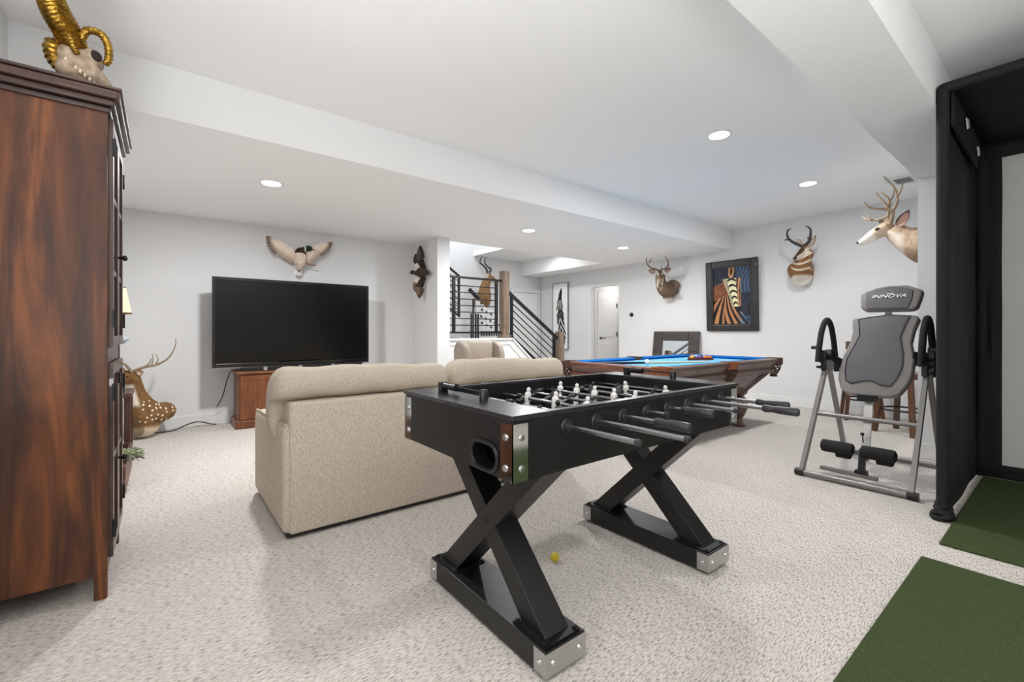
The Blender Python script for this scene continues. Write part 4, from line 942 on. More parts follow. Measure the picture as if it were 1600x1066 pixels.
# ================================================================ INVERSION TABLE
t = thing('inversion_table', 'grey inversion table with padded backrest and tubular frame', 'exercise bench', (4.4, 1.0, 0))
ya, yb = 1.345, 0.68
def IX(z, off=0): return 4.17+(z-0.62)*0.3+off
for x, y0, y1 in ((3.905, 0.66, 1.365), (4.95, 0.66, 1.365)):
    MB().cyl((x, y0, 0.028), (x, y1, 0.028), 0.022).build('base_bar', 'grey_steel', t)
    for yy in (y0, y1-0.04): MB().cyl((x, yy-0.01, 0.028), (x, yy+0.05, 0.028), 0.0275).build('end_cap', 'black_plastic', t)
for y0, y1 in ((1.335, 1.285), (0.69, 0.672)):
    MB().bar((3.91, y0, 0.03), (4.30, y1, 0.86), 0.045, 0.028, (0, 1, 0)).build('front_leg', 'grey_steel', t)
    MB().bar((4.945, y0, 0.03), (4.34, y1, 0.86), 0.045, 0.028, (0, 1, 0)).build('rear_leg', 'grey_steel', t)
    s = 1 if y1 > 1 else -1
    br = MB().box(4.22, y1-0.02, 0.80, 4.42, y1+0.02, 0.97, 0.01, 2).build('pivot_bracket', 'black_plastic', t)
    for k in range(3): MB().lathe([(0.001, 0), (0.012, 0), (0.012, 0.02), (0.006, 0.03), (0.001, 0.03)], (4.22+k*0.07, y1+s*0.02, 0.83+k*0.04), 8, (0, s, 0)).build('bolt', 'black_metal', br)
    MB().cyl((4.2, y1+s*0.02, 0.99), (4.2, y1+s*0.075, 0.99), 0.016).build('knob', 'black_plastic', br)
    MB().tube([(4.10, y1, 0.88), (4.14, y1, 1.02), (4.20, y1, 1.14), (4.30, y1, 1.215), (4.40, y1, 1.17), (4.47, y1, 1.04), (4.52, y1, 0.88), (4.54, y1, 0.78)], 0.021, 12, sm=5).build('handle', 'foam_black', t)
    MB().bar((4.12, y1, 0.93), (4.5, y1, 0.90), 0.02, 0.02).build('handle_brace', 'grey_steel', t)
    MB().bar((4.30, y1-s*0.02, 0.92), (4.30, y1-s*0.12, 0.86), 0.02, 0.05).build('pivot_arm', 'black_metal', t)
    MB().bar((4.28, y1-s*0.05, 0.97), (4.26, y1-s*0.10, 0.82), 0.012, 0.03).build('lock_strap', 'black_plastic', t)
MB().cyl((4.12, 1.31, 0.465), (4.12, 0.68, 0.465), 0.017).build('cross_bar', 'grey_steel', t)
padp = [(1.127, 1.22), (1.115, 1.12), (1.127, 1.034), (1.16, 0.936), (1.181, 0.825), (1.183, 0.749), (1.161, 0.677), (1.119, 0.638), (0.999, 0.632), (0.858, 0.638), (0.805, 0.66), (0.763, 0.731), (0.738, 0.809), (0.733, 0.922), (0.757, 1.041), (0.744, 1.139), (0.72, 1.216), (0.737, 1.242), (0.895, 1.252), (1.006, 1.24), (1.103, 1.234)]
innp = [(1.083, 1.215), (1.066, 1.091), (1.094, 1.006), (1.133, 0.91), (1.139, 0.807), (1.127, 0.734), (1.094, 0.714), (1.014, 0.739), (0.977, 0.747), (0.911, 0.717), (0.855, 0.714), (0.818, 0.777), (0.793, 0.865), (0.795, 0.961), (0.819, 1.075), (0.799, 1.155), (0.77, 1.235), (0.895, 1.246)]
hdp = [(1.086, 1.418), (1.057, 1.446), (0.99, 1.467), (0.909, 1.477), (0.803, 1.473), (0.71, 1.429), (0.723, 1.358), (0.737, 1.301), (0.766, 1.284), (1.046, 1.288), (1.08, 1.311)]
hdi = [(1.052, 1.426), (0.989, 1.455), (0.916, 1.466), (0.83, 1.457), (0.76, 1.433), (0.766, 1.361), (0.783, 1.291), (1.038, 1.293)]
nrm = Vector((1, 0, -0.3)).normalized()
def slab(poly, off0, off1, name, mat, bev, parent=t):
    m = MB(); m.prism(poly, lambda p: Vector((IX(p[1]), p[0], p[1]))+nrm*off0, lambda p: Vector((IX(p[1]), p[0], p[1]))+nrm*off1)
    o = m.build(name, mat, parent); bevel(o, bev, 4); o.data.polygons.foreach_set('use_smooth', [True]*len(o.data.polygons)); return o
bp = slab(padp, 0.0, 0.075, 'backrest', 'vinyl_grey', 0.024); slab(innp, -0.005, 0.02, 'centre_panel', 'pad_grey', 0.012, bp)
MB().tube([Vector((IX(p[1]), p[0], p[1]))-nrm*0.004 for p in innp+innp[:1]], 0.003, 5, cap=False).build('piping', 'grip_grey', bp)
hr = slab(hdp, 0.0, 0.075, 'headrest', 'vinyl_grey', 0.024); slab(hdi, -0.006, 0.02, 'centre_panel', 'pad_grey', 0.012, hr)
MB().bar((IX(1.2, 0.05), 0.91, 1.2), (IX(1.32, 0.05), 0.91, 1.32), 0.04, 0.02, (1, 0, 0)).build('headrest_post', 'grey_steel', t)
# lettering on the headrest
cu = bpy.data.curves.new('txt', 'FONT'); cu.body = 'INNOVA'; cu.size = 0.05; cu.shear = 0.35; cu.align_x = 'CENTER'; cu.extrude = 0.0008; cu.offset = 0.0004; cu.space_character = 1.05
to = bpy.data.objects.new('txt', cu); C.objects.link(to); dg = bpy.context.evaluated_depsgraph_get(); dg.update()
me = bpy.data.meshes.new_from_object(to.evaluated_get(dg)); bpy.data.objects.remove(to)
inv = PMAT[hr.name].inverted(); zc, yc = 1.377, 0.908
for v in me.vertices:
    x, y = v.co.x*1.04, v.co.y*0.72; z = zc+y; v.co = inv @ (Vector((IX(z), yc-x, z))-nrm*(0.012+v.co.z))
me.materials.clear(); me.materials.append(MATS['white_print']); lo = bpy.data.objects.new('lettering', me); C.objects.link(lo); lo.parent = hr; lo['label'] = 'white INNOVA lettering'
m = MB(); m.bar(Vector((IX(zc+0.032), yc+0.012, zc+0.033))-nrm*0.0125, Vector((IX(zc+0.030), yc-0.03, zc+0.030))-nrm*0.0125, 0.002, 0.004); m.build('lettering', 'white_print', hr)
MB().bar((IX(0.70, 0.06), 0.985, 0.70), (4.10, 0.985, 0.16), 0.05, 0.026, (1, 0, 0)).build('main_beam', 'brushed_steel', t)
MB().box(4.13, 0.93, 0.60, 4.22, 1.04, 0.64).build('beam_sleeve', 'black_metal', t)
MB().bar((4.06, 0.985, 0.25), (4.02, 0.985, 0.07), 0.04, 0.03, (1, 0, 0)).build('ankle_post', 'black_metal', t)
MB().tube([(4.07, 0.985, 0.30), (4.045, 0.985, 0.36)], 0.004, 6).build('pull_pin', 'black_metal', t); MB().ell((4.043, 0.985, 0.365), 0.013).build('pin_knob', 'black_plastic', t)
MB().cyl((4.06, 1.25, 0.235), (4.06, 0.80, 0.235), 0.01).build('roller_axle', 'grey_steel', t)
for y0, y1 in ((1.245, 1.035), (0.985-0.05+0.06, 0.79)):
    MB().lathe([(0.03, 0), (0.045, 0.008), (0.047, 0.03), (0.047, 0.17), (0.043, abs(y1-y0)-0.01), (0.025, abs(y1-y0))], (4.05, y0, 0.235), 18, (0, -1, 0)).build('foam_roller', 'foam_black', t)
    MB().lathe([(0.02, 0), (0.033, 0.006), (0.033, 0.09), (0.02, 0.1)], (4.085, (y0+y1)/2+0.02, 0.185), 16, (0, -1, 0)).build('foam_roller', 'foam_black', t)
MB().bar((4.0, 1.235, 0.072), (4.0, 0.885, 0.066), 0.04, 0.024).build('foot_bar', 'grey_steel', t)
MB().box(3.99, 0.95, 0.06, 4.05, 1.02, 0.1).build('foot_clamp', 'black_metal', t)

# ================================================================ BAR STOOLS AND PUB TABLE
def stool(x, y, rz, lab):
    t = thing('bar_stool', lab, 'stool', (x, y, 0), rz, 'wooden bar stools')
    MB().lathe([(0.01, 0.62), (0.18, 0.62), (0.195, 0.64), (0.19, 0.665), (0.14, 0.675), (0.01, 0.67)], (0, 0, 0), 24).build('seat', 'stool_wood', t, local=True)
    for sx in (-1, 1):
        for sy in (-1, 1):
            MB().bar((sx*0.13, sy*0.13, 0.63), (sx*0.185, sy*0.185, 0), 0.042, 0.042, (0, 1, 0)).build('leg', 'stool_wood', t, local=True)
    ring = [(0.20*math.cos(a), 0.20*math.sin(a), 0.26) for a in [2*PI*k/28 for k in range(29)]]
    MB().tube(ring, 0.010, 8, cap=False).build('foot_ring', 'black_metal', t, local=True)
    for sy in (-0.12, 0.12): MB().bar((-0.15, sy, 0.65), (-0.20, sy, 0.93), 0.03, 0.03, (0, 1, 0)).build('back_post', 'stool_wood', t, local=True)
    arc = [(-0.27+0.08*math.cos(a), 0.21*math.sin(a)*1.0) for a in [-1.2+2.4*k/12 for k in range(13)]]
    poly = [(-0.215-0.05*(1-(k/6-1)**2)+0.0, -0.19+0.38*k/12) for k in range(13)]; poly += [(p[0]+0.025, p[1]) for p in poly[::-1]]
    m = MB(); m.prism(poly, lambda p: (p[0], p[1], 0.89), lambda p: (p[0], p[1], 0.995)); bevel(m.build('backrest', 'stool_wood', t, local=True), 0.008)
    return t
stool(6.42, 1.19, -1.9, 'brown wooden bar stool nearer the inversion table, its leg in front')
stool(7.02, 1.72, 0.4, 'brown wooden bar stool standing against the right wall behind the inversion table')
t = thing('pub_table', 'small reddish pedestal table between the bar stools and the partition wall', 'table', (7.0, 1.22, 0))
MB().lathe([(0.01, 0.55), (0.19, 0.55), (0.20, 0.565), (0.19, 0.58), (0.01, 0.58)], (7.1, 1.12, 0), 28).build('tabletop', 'stool_wood', t)
MB().lathe([(0.03, 0.06), (0.022, 0.12), (0.028, 0.3), (0.02, 0.5), (0.03, 0.55)], (7.1, 1.12, 0), 16).build('post', 'red_wood', t)
MB().lathe([(0.13, 0), (0.135, 0.02), (0.10, 0.05), (0.04, 0.075), (0.02, 0.08)], (7.1, 1.12, 0), 24).build('base', 'red_wood', t)

# ================================================================ GOLF CAGE
t = thing('golf_cage', 'tall black fabric golf hitting cage with grey impact screen', 'golf cage', (4.3, -0.8, 0))
gx0, gx1, gy0, gy1, gz = 3.64, 5.02, -2.5, 0.50, 2.56
def fabric(org, du, dv, nu, nv, nrmv, amp, seed):
    org = Vector(org); du = Vector(du); dv = Vector(dv); nv3 = Vector(nrmv); m = MB(); vs = []
    for j in range(nv+1):
        for i in range(nu+1):
            u, v = i/nu, j/nv; w = amp*(vnoise(u*7+seed, v*5)-0.5)*2*min(1, 6*min(u, 1-u, v+0.05, 1-v+0.05))
            w += amp*0.6*math.sin(u*9+v*16+seed)*(vnoise(u*3, v*3+seed))
            vs.append(org+du*u+dv*v+nv3*w)
    m.add(vs, [(j*(nu+1)+i, j*(nu+1)+i+1, (j+1)*(nu+1)+i+1, (j+1)*(nu+1)+i) for j in range(nv) for i in range(nu)]); m.smooth = True
    o = m.build; return m
def solid(o, th=0.006): md = o.modifiers.new('thick', 'SOLIDIFY'); md.thickness = th; return o
solid(fabric((gx0, gy1, 0.01), (gx1-gx0, 0, 0), (0, 0, gz-0.01), 24, 40, (0, 1, 0), 0.012, 1).build('side_curtain', 'cage_fabric', t))
solid(fabric((gx0, gy0, 0.01), (gx1-gx0, 0, 0), (0, 0, gz-0.01), 12, 12, (0, 1, 0), 0.012, 4).build('side_curtain', 'cage_fabric', t))
solid(fabric((gx0, gy0, gz), (gx1-gx0, 0, 0), (0, gy1-gy0, 0), 20, 24, (0, 0, 1), 0.02, 2).build('top_curtain', 'cage_fabric', t))
for (a, b) in (((gx0, gy1, 0), (gx0, gy1, gz)), ((gx0, gy0, 0), (gx0, gy0, gz)), ((gx0, gy0, gz), (gx0, gy1, gz)), ((gx1, gy1, 0), (gx1, gy1, gz)), ((gx1, gy0, 0), (gx1, gy0, gz)), ((gx1, gy0, gz), (gx1, gy1, gz)), ((gx0, gy1, gz), (gx1, gy1, gz)), ((gx0, gy0, gz), (gx1, gy0, gz))):
    MB().cyl(a, b, 0.030, n=14).build('frame_sleeve', 'cage_fabric', t)
MB().box(gx1-0.03, gy0+0.1, 0.05, gx1-0.024, gy1-0.02, gz-0.06).build('impact_screen', 'impact_screen', t)
solid(fabric((gx1-0.05, gy1-0.14, 0.01), (0, 0.13, 0), (0, 0, gz-0.02), 5, 30, (1, 0, 0), 0.012, 7).build('screen_border', 'cage_fabric', t))
solid(fabric((gx1-0.05, gy0, gz-0.13), (0, gy1-gy0, 0), (0, 0, 0.12), 30, 4, (1, 0, 0), 0.012, 8).build('screen_border', 'cage_fabric', t))
solid(fabric((gx1-0.05, gy0, 0.01), (0, gy1-gy0, 0), (0, 0, 0.10), 30, 4, (1, 0, 0), 0.012, 9).build('screen_border', 'cage_fabric', t))
# fabric bunched round the foot of the post and a corner gusset
for k, (r, z) in enumerate(((0.050, 0.016), (0.040, 0.034), (0.034, 0.055), (0.027, 0.08))):
    ring = [(gx0+0.01+r*1.15*math.cos(a), gy1+r*0.95*math.sin(a), z+0.007+0.010*math.sin(2*a+k*1.9)) for a in [2*PI*q/20 for q in range(21)]]; MB().tube(ring, 0.014, 8, cap=False).build('fabric_fold', 'cage_fabric', t)
m = MB(); m.prism([(gx0+0.04, gz-0.02), (gx0+0.04, gz-0.22), (gx1-0.35, gz-0.26), (gx1-0.2, gz-0.02)], lambda p: (p[0], gy1-0.03, p[1]), lambda p: (p[0], gy1-0.042, p[1])); m.build('corner_gusset', 'cage_fabric', t)
for a in ((4.10, 2.47, 0.05), (4.60, 2.415, 0.035)):  # pale patches painted for light showing through holes in the curtain
    m = MB(); m.prism([(-0.05, 0.02), (0.05, 0.035), (0.07, -0.01), (0.0, -0.04)], lambda p: (a[0]+p[0], gy1-0.050, a[1]+p[1]), lambda p: (a[0]+p[0], gy1-0.055, a[1]+p[1])); m.build('light_hole_patch', 'white_plastic', t)
# mats
def mat_slab(x0, y0, x1, y1, lab):
    m = MB().box(x0, y0, 0, x1, y1, 0.014, 0.004, 2)
    return single(m, 'turf_mat', 'turf', lab, 'mat', ((x0+x1)/2, (y0+y1)/2, 0), 'green golf mats')
mat_slab(1.1, -1.2, 2.945, 0.482, 'green artificial turf mat nearest the camera in the lower right corner')
mat_slab(3.205, -1.2, 4.94, 0.455, 'green artificial turf mat running into the golf cage')
# ================================================================ MOUNTED ANIMALS
PRO_H1 = [(6.93, 2.388, 2.289), (6.93, 2.464, 2.363), (6.93, 2.529, 2.436), (6.93, 2.541, 2.51), (6.93, 2.52, 2.547), (6.93, 2.488, 2.555)]
PRO_H1P = [(6.93, 2.512, 2.415), (6.93, 2.586, 2.418)]
PRO_H2 = [(6.99, 2.334, 2.297), (6.99, 2.296, 2.356), (6.99, 2.273, 2.454), (6.99, 2.273, 2.516), (6.99, 2.296, 2.551), (6.99, 2.327, 2.57)]
PRO_H2P = [(6.99, 2.288, 2.369), (6.99, 2.315, 2.417)]
PRO_E1 = [(7.05, 2.3, 2.308), (7.05, 2.231, 2.438)]
PRO_E2 = [(6.98, 2.381, 2.32), (6.98, 2.434, 2.413)]
PRO_HEAD = [(7.03, 2.324, 2.282)]
PRO_NOSE = [(6.87, 2.451, 2.149)]
WT_A1 = [(6.95, 4.696, 2.211), (6.95, 4.762, 2.265), (6.95, 4.823, 2.341), (6.95, 4.823, 2.411), (6.95, 4.803, 2.443)]
WT_A1T = [(6.95, 4.823, 2.376), (6.95, 4.749, 2.431)]
WT_A1B = [(6.93, 4.696, 2.227), (6.93, 4.676, 2.276)]
WT_A2 = [(6.95, 4.54, 2.194), (6.95, 4.464, 2.231), (6.95, 4.401, 2.286), (6.95, 4.389, 2.334), (6.95, 4.42, 2.416)]
WT_A2T = [(6.95, 4.432, 2.261), (6.95, 4.432, 2.373)]
WT_A2B = [(6.93, 4.546, 2.216), (6.93, 4.565, 2.28)]
WT_E = [(6.98, 4.729, 2.183), (6.98, 4.857, 2.243), (6.98, 4.521, 2.167), (6.98, 4.408, 2.233)]
WT_HEAD = [(6.99, 4.631, 2.162)]
WT_NOSE = [(6.81, 4.493, 2.005)]
MU_A1 = [(6.0, 1.224, 2.248), (6.0, 1.204, 2.304), (6.0, 1.19, 2.375), (6.0, 1.162, 2.422), (6.0, 1.147, 2.485), (6.0, 1.152, 2.546), (6.0, 1.183, 2.62), (6.0, 1.245, 2.716)]
MU_A1B = [(6.0, 1.191, 2.368), (6.0, 1.256, 2.399), (6.0, 1.336, 2.419), (6.0, 1.385, 2.447), (6.0, 1.416, 2.499)]
MU_A1C = [(6.0, 1.15, 2.505), (6.0, 1.122, 2.535), (6.0, 1.102, 2.586), (6.0, 1.094, 2.63)]
MU_A2 = [(6.18, 1.283, 2.306), (6.18, 1.283, 2.376), (6.18, 1.277, 2.451), (6.18, 1.275, 2.533), (6.18, 1.299, 2.595), (6.18, 1.354, 2.657)]
MU_A2B = [(6.18, 1.276, 2.527), (6.18, 1.25, 2.583), (6.18, 1.245, 2.671)]
MU_A2C = [(6.18, 1.28, 2.458), (6.18, 1.326, 2.552), (6.18, 1.376, 2.641)]
MU_A2D = [(6.18, 1.288, 2.363), (6.18, 1.365, 2.35), (6.18, 1.432, 2.36), (6.18, 1.49, 2.393), (6.18, 1.519, 2.421)]
MU_A2E = [(6.18, 1.427, 2.359), (6.18, 1.455, 2.408), (6.18, 1.474, 2.451)]
MU_E = [(5.97, 1.157, 2.21), (5.97, 1.069, 2.357)]
MU_E2 = [(6.16, 1.311, 2.295), (6.16, 1.355, 2.324)]
MU_PROF = [(6.0, 1.455, 2.124), (6.0, 1.358, 2.163), (6.0, 1.251, 2.185), (6.0, 1.188, 2.141), (6.0, 1.117, 2.095), (6.0, 1.008, 2.006)]
AX_B = [(-0.102, 6.05, 0.214), (-0.16, 6.05, 0.301), (-0.231, 6.05, 0.529), (-0.267, 6.05, 0.677)]
AX_A = [(-0.245, 6.0, 0.712), (-0.158, 6.0, 0.747), (-0.054, 6.0, 0.769), (0.026, 6.0, 0.82), (0.069, 6.0, 0.88), (0.102, 6.0, 0.969), (0.104, 6.0, 1.044)]
AX_A1 = [(-0.174, 6.0, 0.741), (-0.122, 6.0, 0.779), (-0.096, 6.0, 0.838)]
AX_A2 = [(-0.102, 6.03, 0.756), (-0.086, 6.03, 0.816), (-0.092, 6.03, 0.884)]
AX_A3 = [(-0.065, 6.0, 0.77), (-0.044, 6.0, 0.823), (-0.06, 6.0, 0.877)]
AX_A4 = [(-0.255, 5.9, 0.713), (-0.299, 5.9, 0.786), (-0.347, 5.9, 0.814), (-0.395, 5.9, 0.854)]
AX_E = [(-0.213, 5.95, 0.688), (-0.162, 5.95, 0.705)]
IM_H1 = [(5.553, 7.95, 2.388), (5.525, 7.95, 2.473), (5.424, 7.95, 2.557), (5.357, 7.95, 2.598), (5.374, 7.95, 2.68), (5.419, 7.95, 2.736)]
IM_H2 = [(5.631, 7.98, 2.411), (5.662, 7.98, 2.488), (5.59, 7.98, 2.528), (5.512, 7.98, 2.596), (5.503, 7.98, 2.665), (5.525, 7.98, 2.737)]
IM_P = [(5.458, 8.05, 1.651), (5.492, 8.05, 1.903), (5.543, 8.05, 2.131), (5.594, 8.05, 2.303)]
MA = [(1.403, 6.3, 2.067), (1.403, 6.3, 2.176), (1.395, 6.3, 1.874), (1.505, 6.3, 2.213), (1.053, 6.3, 2.29), (1.191, 6.3, 2.16), (1.319, 6.3, 2.117), (1.765, 6.3, 2.312), (1.633, 6.3, 2.21), (1.489, 6.3, 2.109), (1.45, 6.3, 2.185), (1.557, 6.3, 1.997)]
WI = [(2.96, 5.926, 1.97), (2.96, 5.746, 1.951), (2.96, 5.885, 2.328), (2.96, 5.967, 2.18), (2.96, 5.946, 1.649), (2.96, 5.988, 1.807)]
WI2 = [(2.86, 5.991, 1.968), (2.86, 6.109, 1.952)]
def spread(pts, dx, k=None):
    n = len(pts); return [(p[0]+dx*(i/(n-1)), p[1], p[2]) for i, p in enumerate(pts)]
def taper(n, a, b): return [a+(b-a)*(i/(n-1))**0.8 for i in range(n)]
def antler(parent, beams, mat='antler', name='antler'):
    m = MB()
    for pts, r0, r1 in beams: m.tube(pts, taper(len(pts), r0, r1), 9, sm=5)
    return m.build(name, mat, parent)
def head(m, O, R, L, wide=1.0):
    O = Vector(O); F = lambda f, l, u: O+R @ Vector((f*L, l*L, u*L))
    m.ell(F(0.16, 0, 0.02), (0.27*L, 0.20*L*wide, 0.215*L), R)
    m.tube([F(0.2, 0, 0.0), F(0.5, 0, -0.03), F(0.75, 0, -0.09), F(0.93, 0, -0.125)], [0.19*L*wide, 0.155*L*wide, 0.115*L*wide, 0.10*L*wide], 14, sm=3)
    m.ell(F(0.93, 0, -0.125), (0.085*L, 0.095*L*wide, 0.085*L), R)
    m.tube([F(0.15, 0, -0.12), F(0.5, 0, -0.17), F(0.86, 0, -0.205)], [0.12*L, 0.085*L, 0.05*L], 10, sm=3)
    for s in (-1, 1): m.ell(F(0.32, s*0.13, 0.085), (0.11*L, 0.06*L, 0.07*L), R)
    return F
def eyes_nose(t, F, L, R, wide=1.0):
    for s in (-1, 1): MB().ell(F(0.34, s*0.172*wide, 0.07), 0.042*L, u=12, v=8).build('eye', 'eye_black', t)
    MB().ell(F(0.985, 0, -0.085), (0.045*L, 0.075*L*wide, 0.05*L), R).build('nose', 'nose_black', t)
def ear(t, a, b, w, facing, c_in, c_out, c_rim):
    """cupped leaf shaped ear from a to b, hollow side towards 'facing'"""
    a = Vector(a); b = Vector(b); d = b-a; L = d.length; d.normalize(); f = Vector(facing); f = (f-d*f.dot(d)).normalized(); s = d.cross(f)
    inv = PMAT[t.name].inverted(); nu, nv = 14, 8; vs = []; fs = []; cols = []
    for layer in (0, 1):
        for i in range(nu+1):
            u = i/nu; hw = w*(math.sin(PI*min(1, 0.12+u*0.88))**0.75)*(1-0.25*u)+0.001
            for j in range(nv+1):
                v = j/nv*2-1; p = a+d*(u*L)+s*(hw*v)-f*(0.55*hw*(1-v*v))*(1 if layer == 0 else 1)-f*(0.004 if layer else 0)
                vs.append(inv @ p); k = abs(v)
                cols.append(mix(c_in, c_rim, sstep(0.6, 1, k)+sstep(0.75, 1, u)) if layer == 0 else mix(c_out, c_rim, sstep(0.85, 1, u)))
    N = (nu+1)*(nv+1); g = lambda l, i, j: l*N+i*(nv+1)+j
    for l in (0, 1):
        for i in range(nu):
            for j in range(nv): fs.append((g(l, i, j), g(l, i, j+1), g(l, i+1, j+1), g(l, i+1, j)))
    for i in range(nu):
        for j in (0, nv): fs.append((g(0, i, j), g(0, i+1, j), g(1, i+1, j), g(1, i, j)))
    for j in range(nv): fs.append((g(0, nu, j), g(0, nu, j+1), g(1, nu, j+1), g(1, nu, j)))
    me = bpy.data.meshes.new('ear'); me.from_pydata([tuple(v) for v in vs], [], fs); col = me.color_attributes.new('Col', 'FLOAT_COLOR', 'POINT')
    for i, c in enumerate(cols): col.data[i].color = (*lin(c), 1)
    me.polygons.foreach_set('use_smooth', [True]*len(me.polygons)); me.materials.append(MATS['fur'])
    o = bpy.data.objects.new('ear', me); C.objects.link(o); o.parent = t; PMAT[o.name] = PMAT[t.name].copy(); return o

# ---- whitetail deer
t = thing('deer_mount', 'brown whitetail deer head with dark antlers facing the room, above the leaning mirror', 'deer head', (XR, 4.66, 1.66))
O = Vector(WT_HEAD[0]); N = Vector(WT_NOSE[0]); R = frame(N-O); L = (N-O).length*1.02
m = MB(); F = head(m, O, R, L)
m.tube([(7.36, 4.64, 1.90), (7.22, 4.66, 1.88), (7.11, 4.665, 1.95), (7.05, 4.655, 2.04), (7.01, 4.64, 2.14)], [0.15, 0.135, 0.105, 0.088, 0.08], 18, sm=4)
m.ell((7.345, 4.60, 1.955), (0.068, 0.14, 0.11)); m.ell((7.345, 4.66, 1.84), (0.068, 0.125, 0.14)); m.ell((7.33, 4.71, 1.76), (0.075, 0.075, 0.085))
def c_wt(c):
    q = R.transposed() @ (c-O)/L
    if q.x > 0.1 and c.x < 7.02:
        b = mix((104, 84, 66), (124, 100, 80), vnoise(c.x*50, c.y*50, c.z*50))
        if q.z > 0.05: b = mix(b, (78, 60, 46), sstep(0.3, 0.0, abs(q.y)*2))
        if q.x > 0.8: return mix(b, (220, 214, 204), sstep(0.8, 0.9, q.x)*(0.3 if q.z > -0.1 else 1))
        if math.hypot(q.x-0.34, (abs(q.y)-0.17)) < 0.09: return (200, 190, 176)
        return b
    b = mix((128, 108, 90), (104, 86, 70), vnoise(c.x*40, c.y*40, c.z*40))
    b = mix(b, (232, 228, 222), sstep(1.76, 1.70, c.z))
    if c.x < 7.08 and c.z < 2.08: b = mix(b, (190, 178, 162), sstep(0.05, 0.0, abs(c.y-4.64))*0.8*sstep(7.1, 7.0, c.x))
    return mix(b, (84, 70, 56), sstep(2.02, 2.10, c.z)*(c.x > 7.15))
blob(m, 'body', 'fur', t, 0.009, c_wt); eyes_nose(t, F, L, R)
ear(t, WT_E[0], WT_E[1], 0.045, (-1, -0.4, 0.1), (150, 128, 116), (104, 84, 68), (70, 56, 48)); ear(t, WT_E[2], WT_E[3], 0.045, (-1, -0.5, 0.1), (150, 128, 116), (104, 84, 68), (70, 56, 48))
antler(t, ((spread([F(0.1, 0.10, 0.2)]+WT_A1[1:], -0.12), 0.017, 0.005), (spread(WT_A1T, -0.02), 0.011, 0.004), (WT_A1B, 0.010, 0.004)), 'antler_dark')
antler(t, ((spread([F(0.1, -0.10, 0.2)]+WT_A2[1:], -0.12), 0.017, 0.005), (spread(WT_A2T, -0.02), 0.011, 0.004), (WT_A2B, 0.010, 0.004)), 'antler_dark')
MB().lathe([(0.01, 0), (0.12, 0), (0.12, 0.012), (0.01, 0.012)], (7.4005, 4.64, 1.89), 24, (1, 0, 0)).build('backboard', 'frame_dark', t)

# ---- pronghorn
t = thing('pronghorn_mount', 'tan and white pronghorn antelope head with black horns beside the zebra painting', 'antelope head', (XR, 2.5, 1.78))
O = Vector(PRO_HEAD[0]); N = Vector(PRO_NOSE[0]); R = frame(N-O); L = (N-O).length*1.02
m = MB(); F = head(m, O, R, L)
m.tube([(7.35, 2.50, 1.99), (7.25, 2.49, 1.98), (7.15, 2.45, 2.03), (7.09, 2.39, 2.14), (7.05, 2.345, 2.25)], [0.15, 0.148, 0.125, 0.10, 0.085], 18, sm=4)
m.ell((7.31, 2.49, 1.92), (0.10, 0.135, 0.15)); m.ell((7.335, 2.56, 2.03), (0.072, 0.135, 0.12))
def c_pr(c):
    q = R.transposed() @ (c-O)/L; nz = vnoise(c.x*40, c.y*40, c.z*40)
    tan = mix((164, 120, 80), (134, 94, 60), nz); white = mix((238, 232, 220), (222, 212, 196), nz)
    if q.x > -0.08 and abs(q.y) < 0.34 and abs(q.z) < 0.36 and c.x < 7.1:
        if q.x > 0.86: return (56, 44, 38) if q.z > -0.17 else white
        if q.x > 0.34 and q.z > 0.0-0.10*q.x: return mix((60, 46, 38), (86, 64, 48), nz)
        if q.x < 0.34 and q.z > 0.10: return mix(tan, (104, 74, 50), 0.5)
        return mix(tan, white, 0.85*sstep(-0.1, 0.12, q.x)*sstep(0.12, 0.0, q.z))
    w = 1-sstep(1.90, 1.94, c.z+0.35*max(0, c.y-2.52))
    b = mix(tan, white, w)
    if c.x < 7.30 and c.z > 1.93:                       # pale throat bands on the front of the neck
        z = c.z-3.2*(c.y-2.42)**2
        band = 0.85*max(sstep(0.02, 0.006, abs(z-1.985)), sstep(0.02, 0.006, abs(z-2.065)), 0.6*sstep(0.016, 0.006, abs(z-2.14)))
        b = mix(mix(b, (120, 80, 48), 0.35*(1-w)), white, band*sstep(0.17, 0.11, abs(c.y-2.42)))
    return b
blob(m, 'body', 'fur', t, 0.009, c_pr); eyes_nose(t, F, L, R)
ear(t, PRO_E1[0], PRO_E1[1], 0.032, (-0.8, -0.8, 0), (190, 176, 160), (120, 92, 66), (60, 46, 38)); ear(t, PRO_E2[0], PRO_E2[1], 0.026, (-0.8, -0.4, 0), (200, 186, 168), (130, 100, 72), (80, 60, 48))
antler(t, ((spread([F(0.2, 0.09, 0.16)]+PRO_H1[1:], -0.03), 0.024, 0.006), (PRO_H1P, 0.016, 0.005)), 'horn_black', 'horn')
antler(t, ((spread([F(0.2, -0.09, 0.16)]+PRO_H2[1:], -0.03), 0.024, 0.006), (PRO_H2P, 0.016, 0.005)), 'horn_black', 'horn')
MB().lathe([(0.01, 0), (0.12, 0), (0.12, 0.012), (0.01, 0.012)], (7.4005, 2.52, 1.99), 24, (1, 0, 0)).build('backboard', 'frame_dark', t)

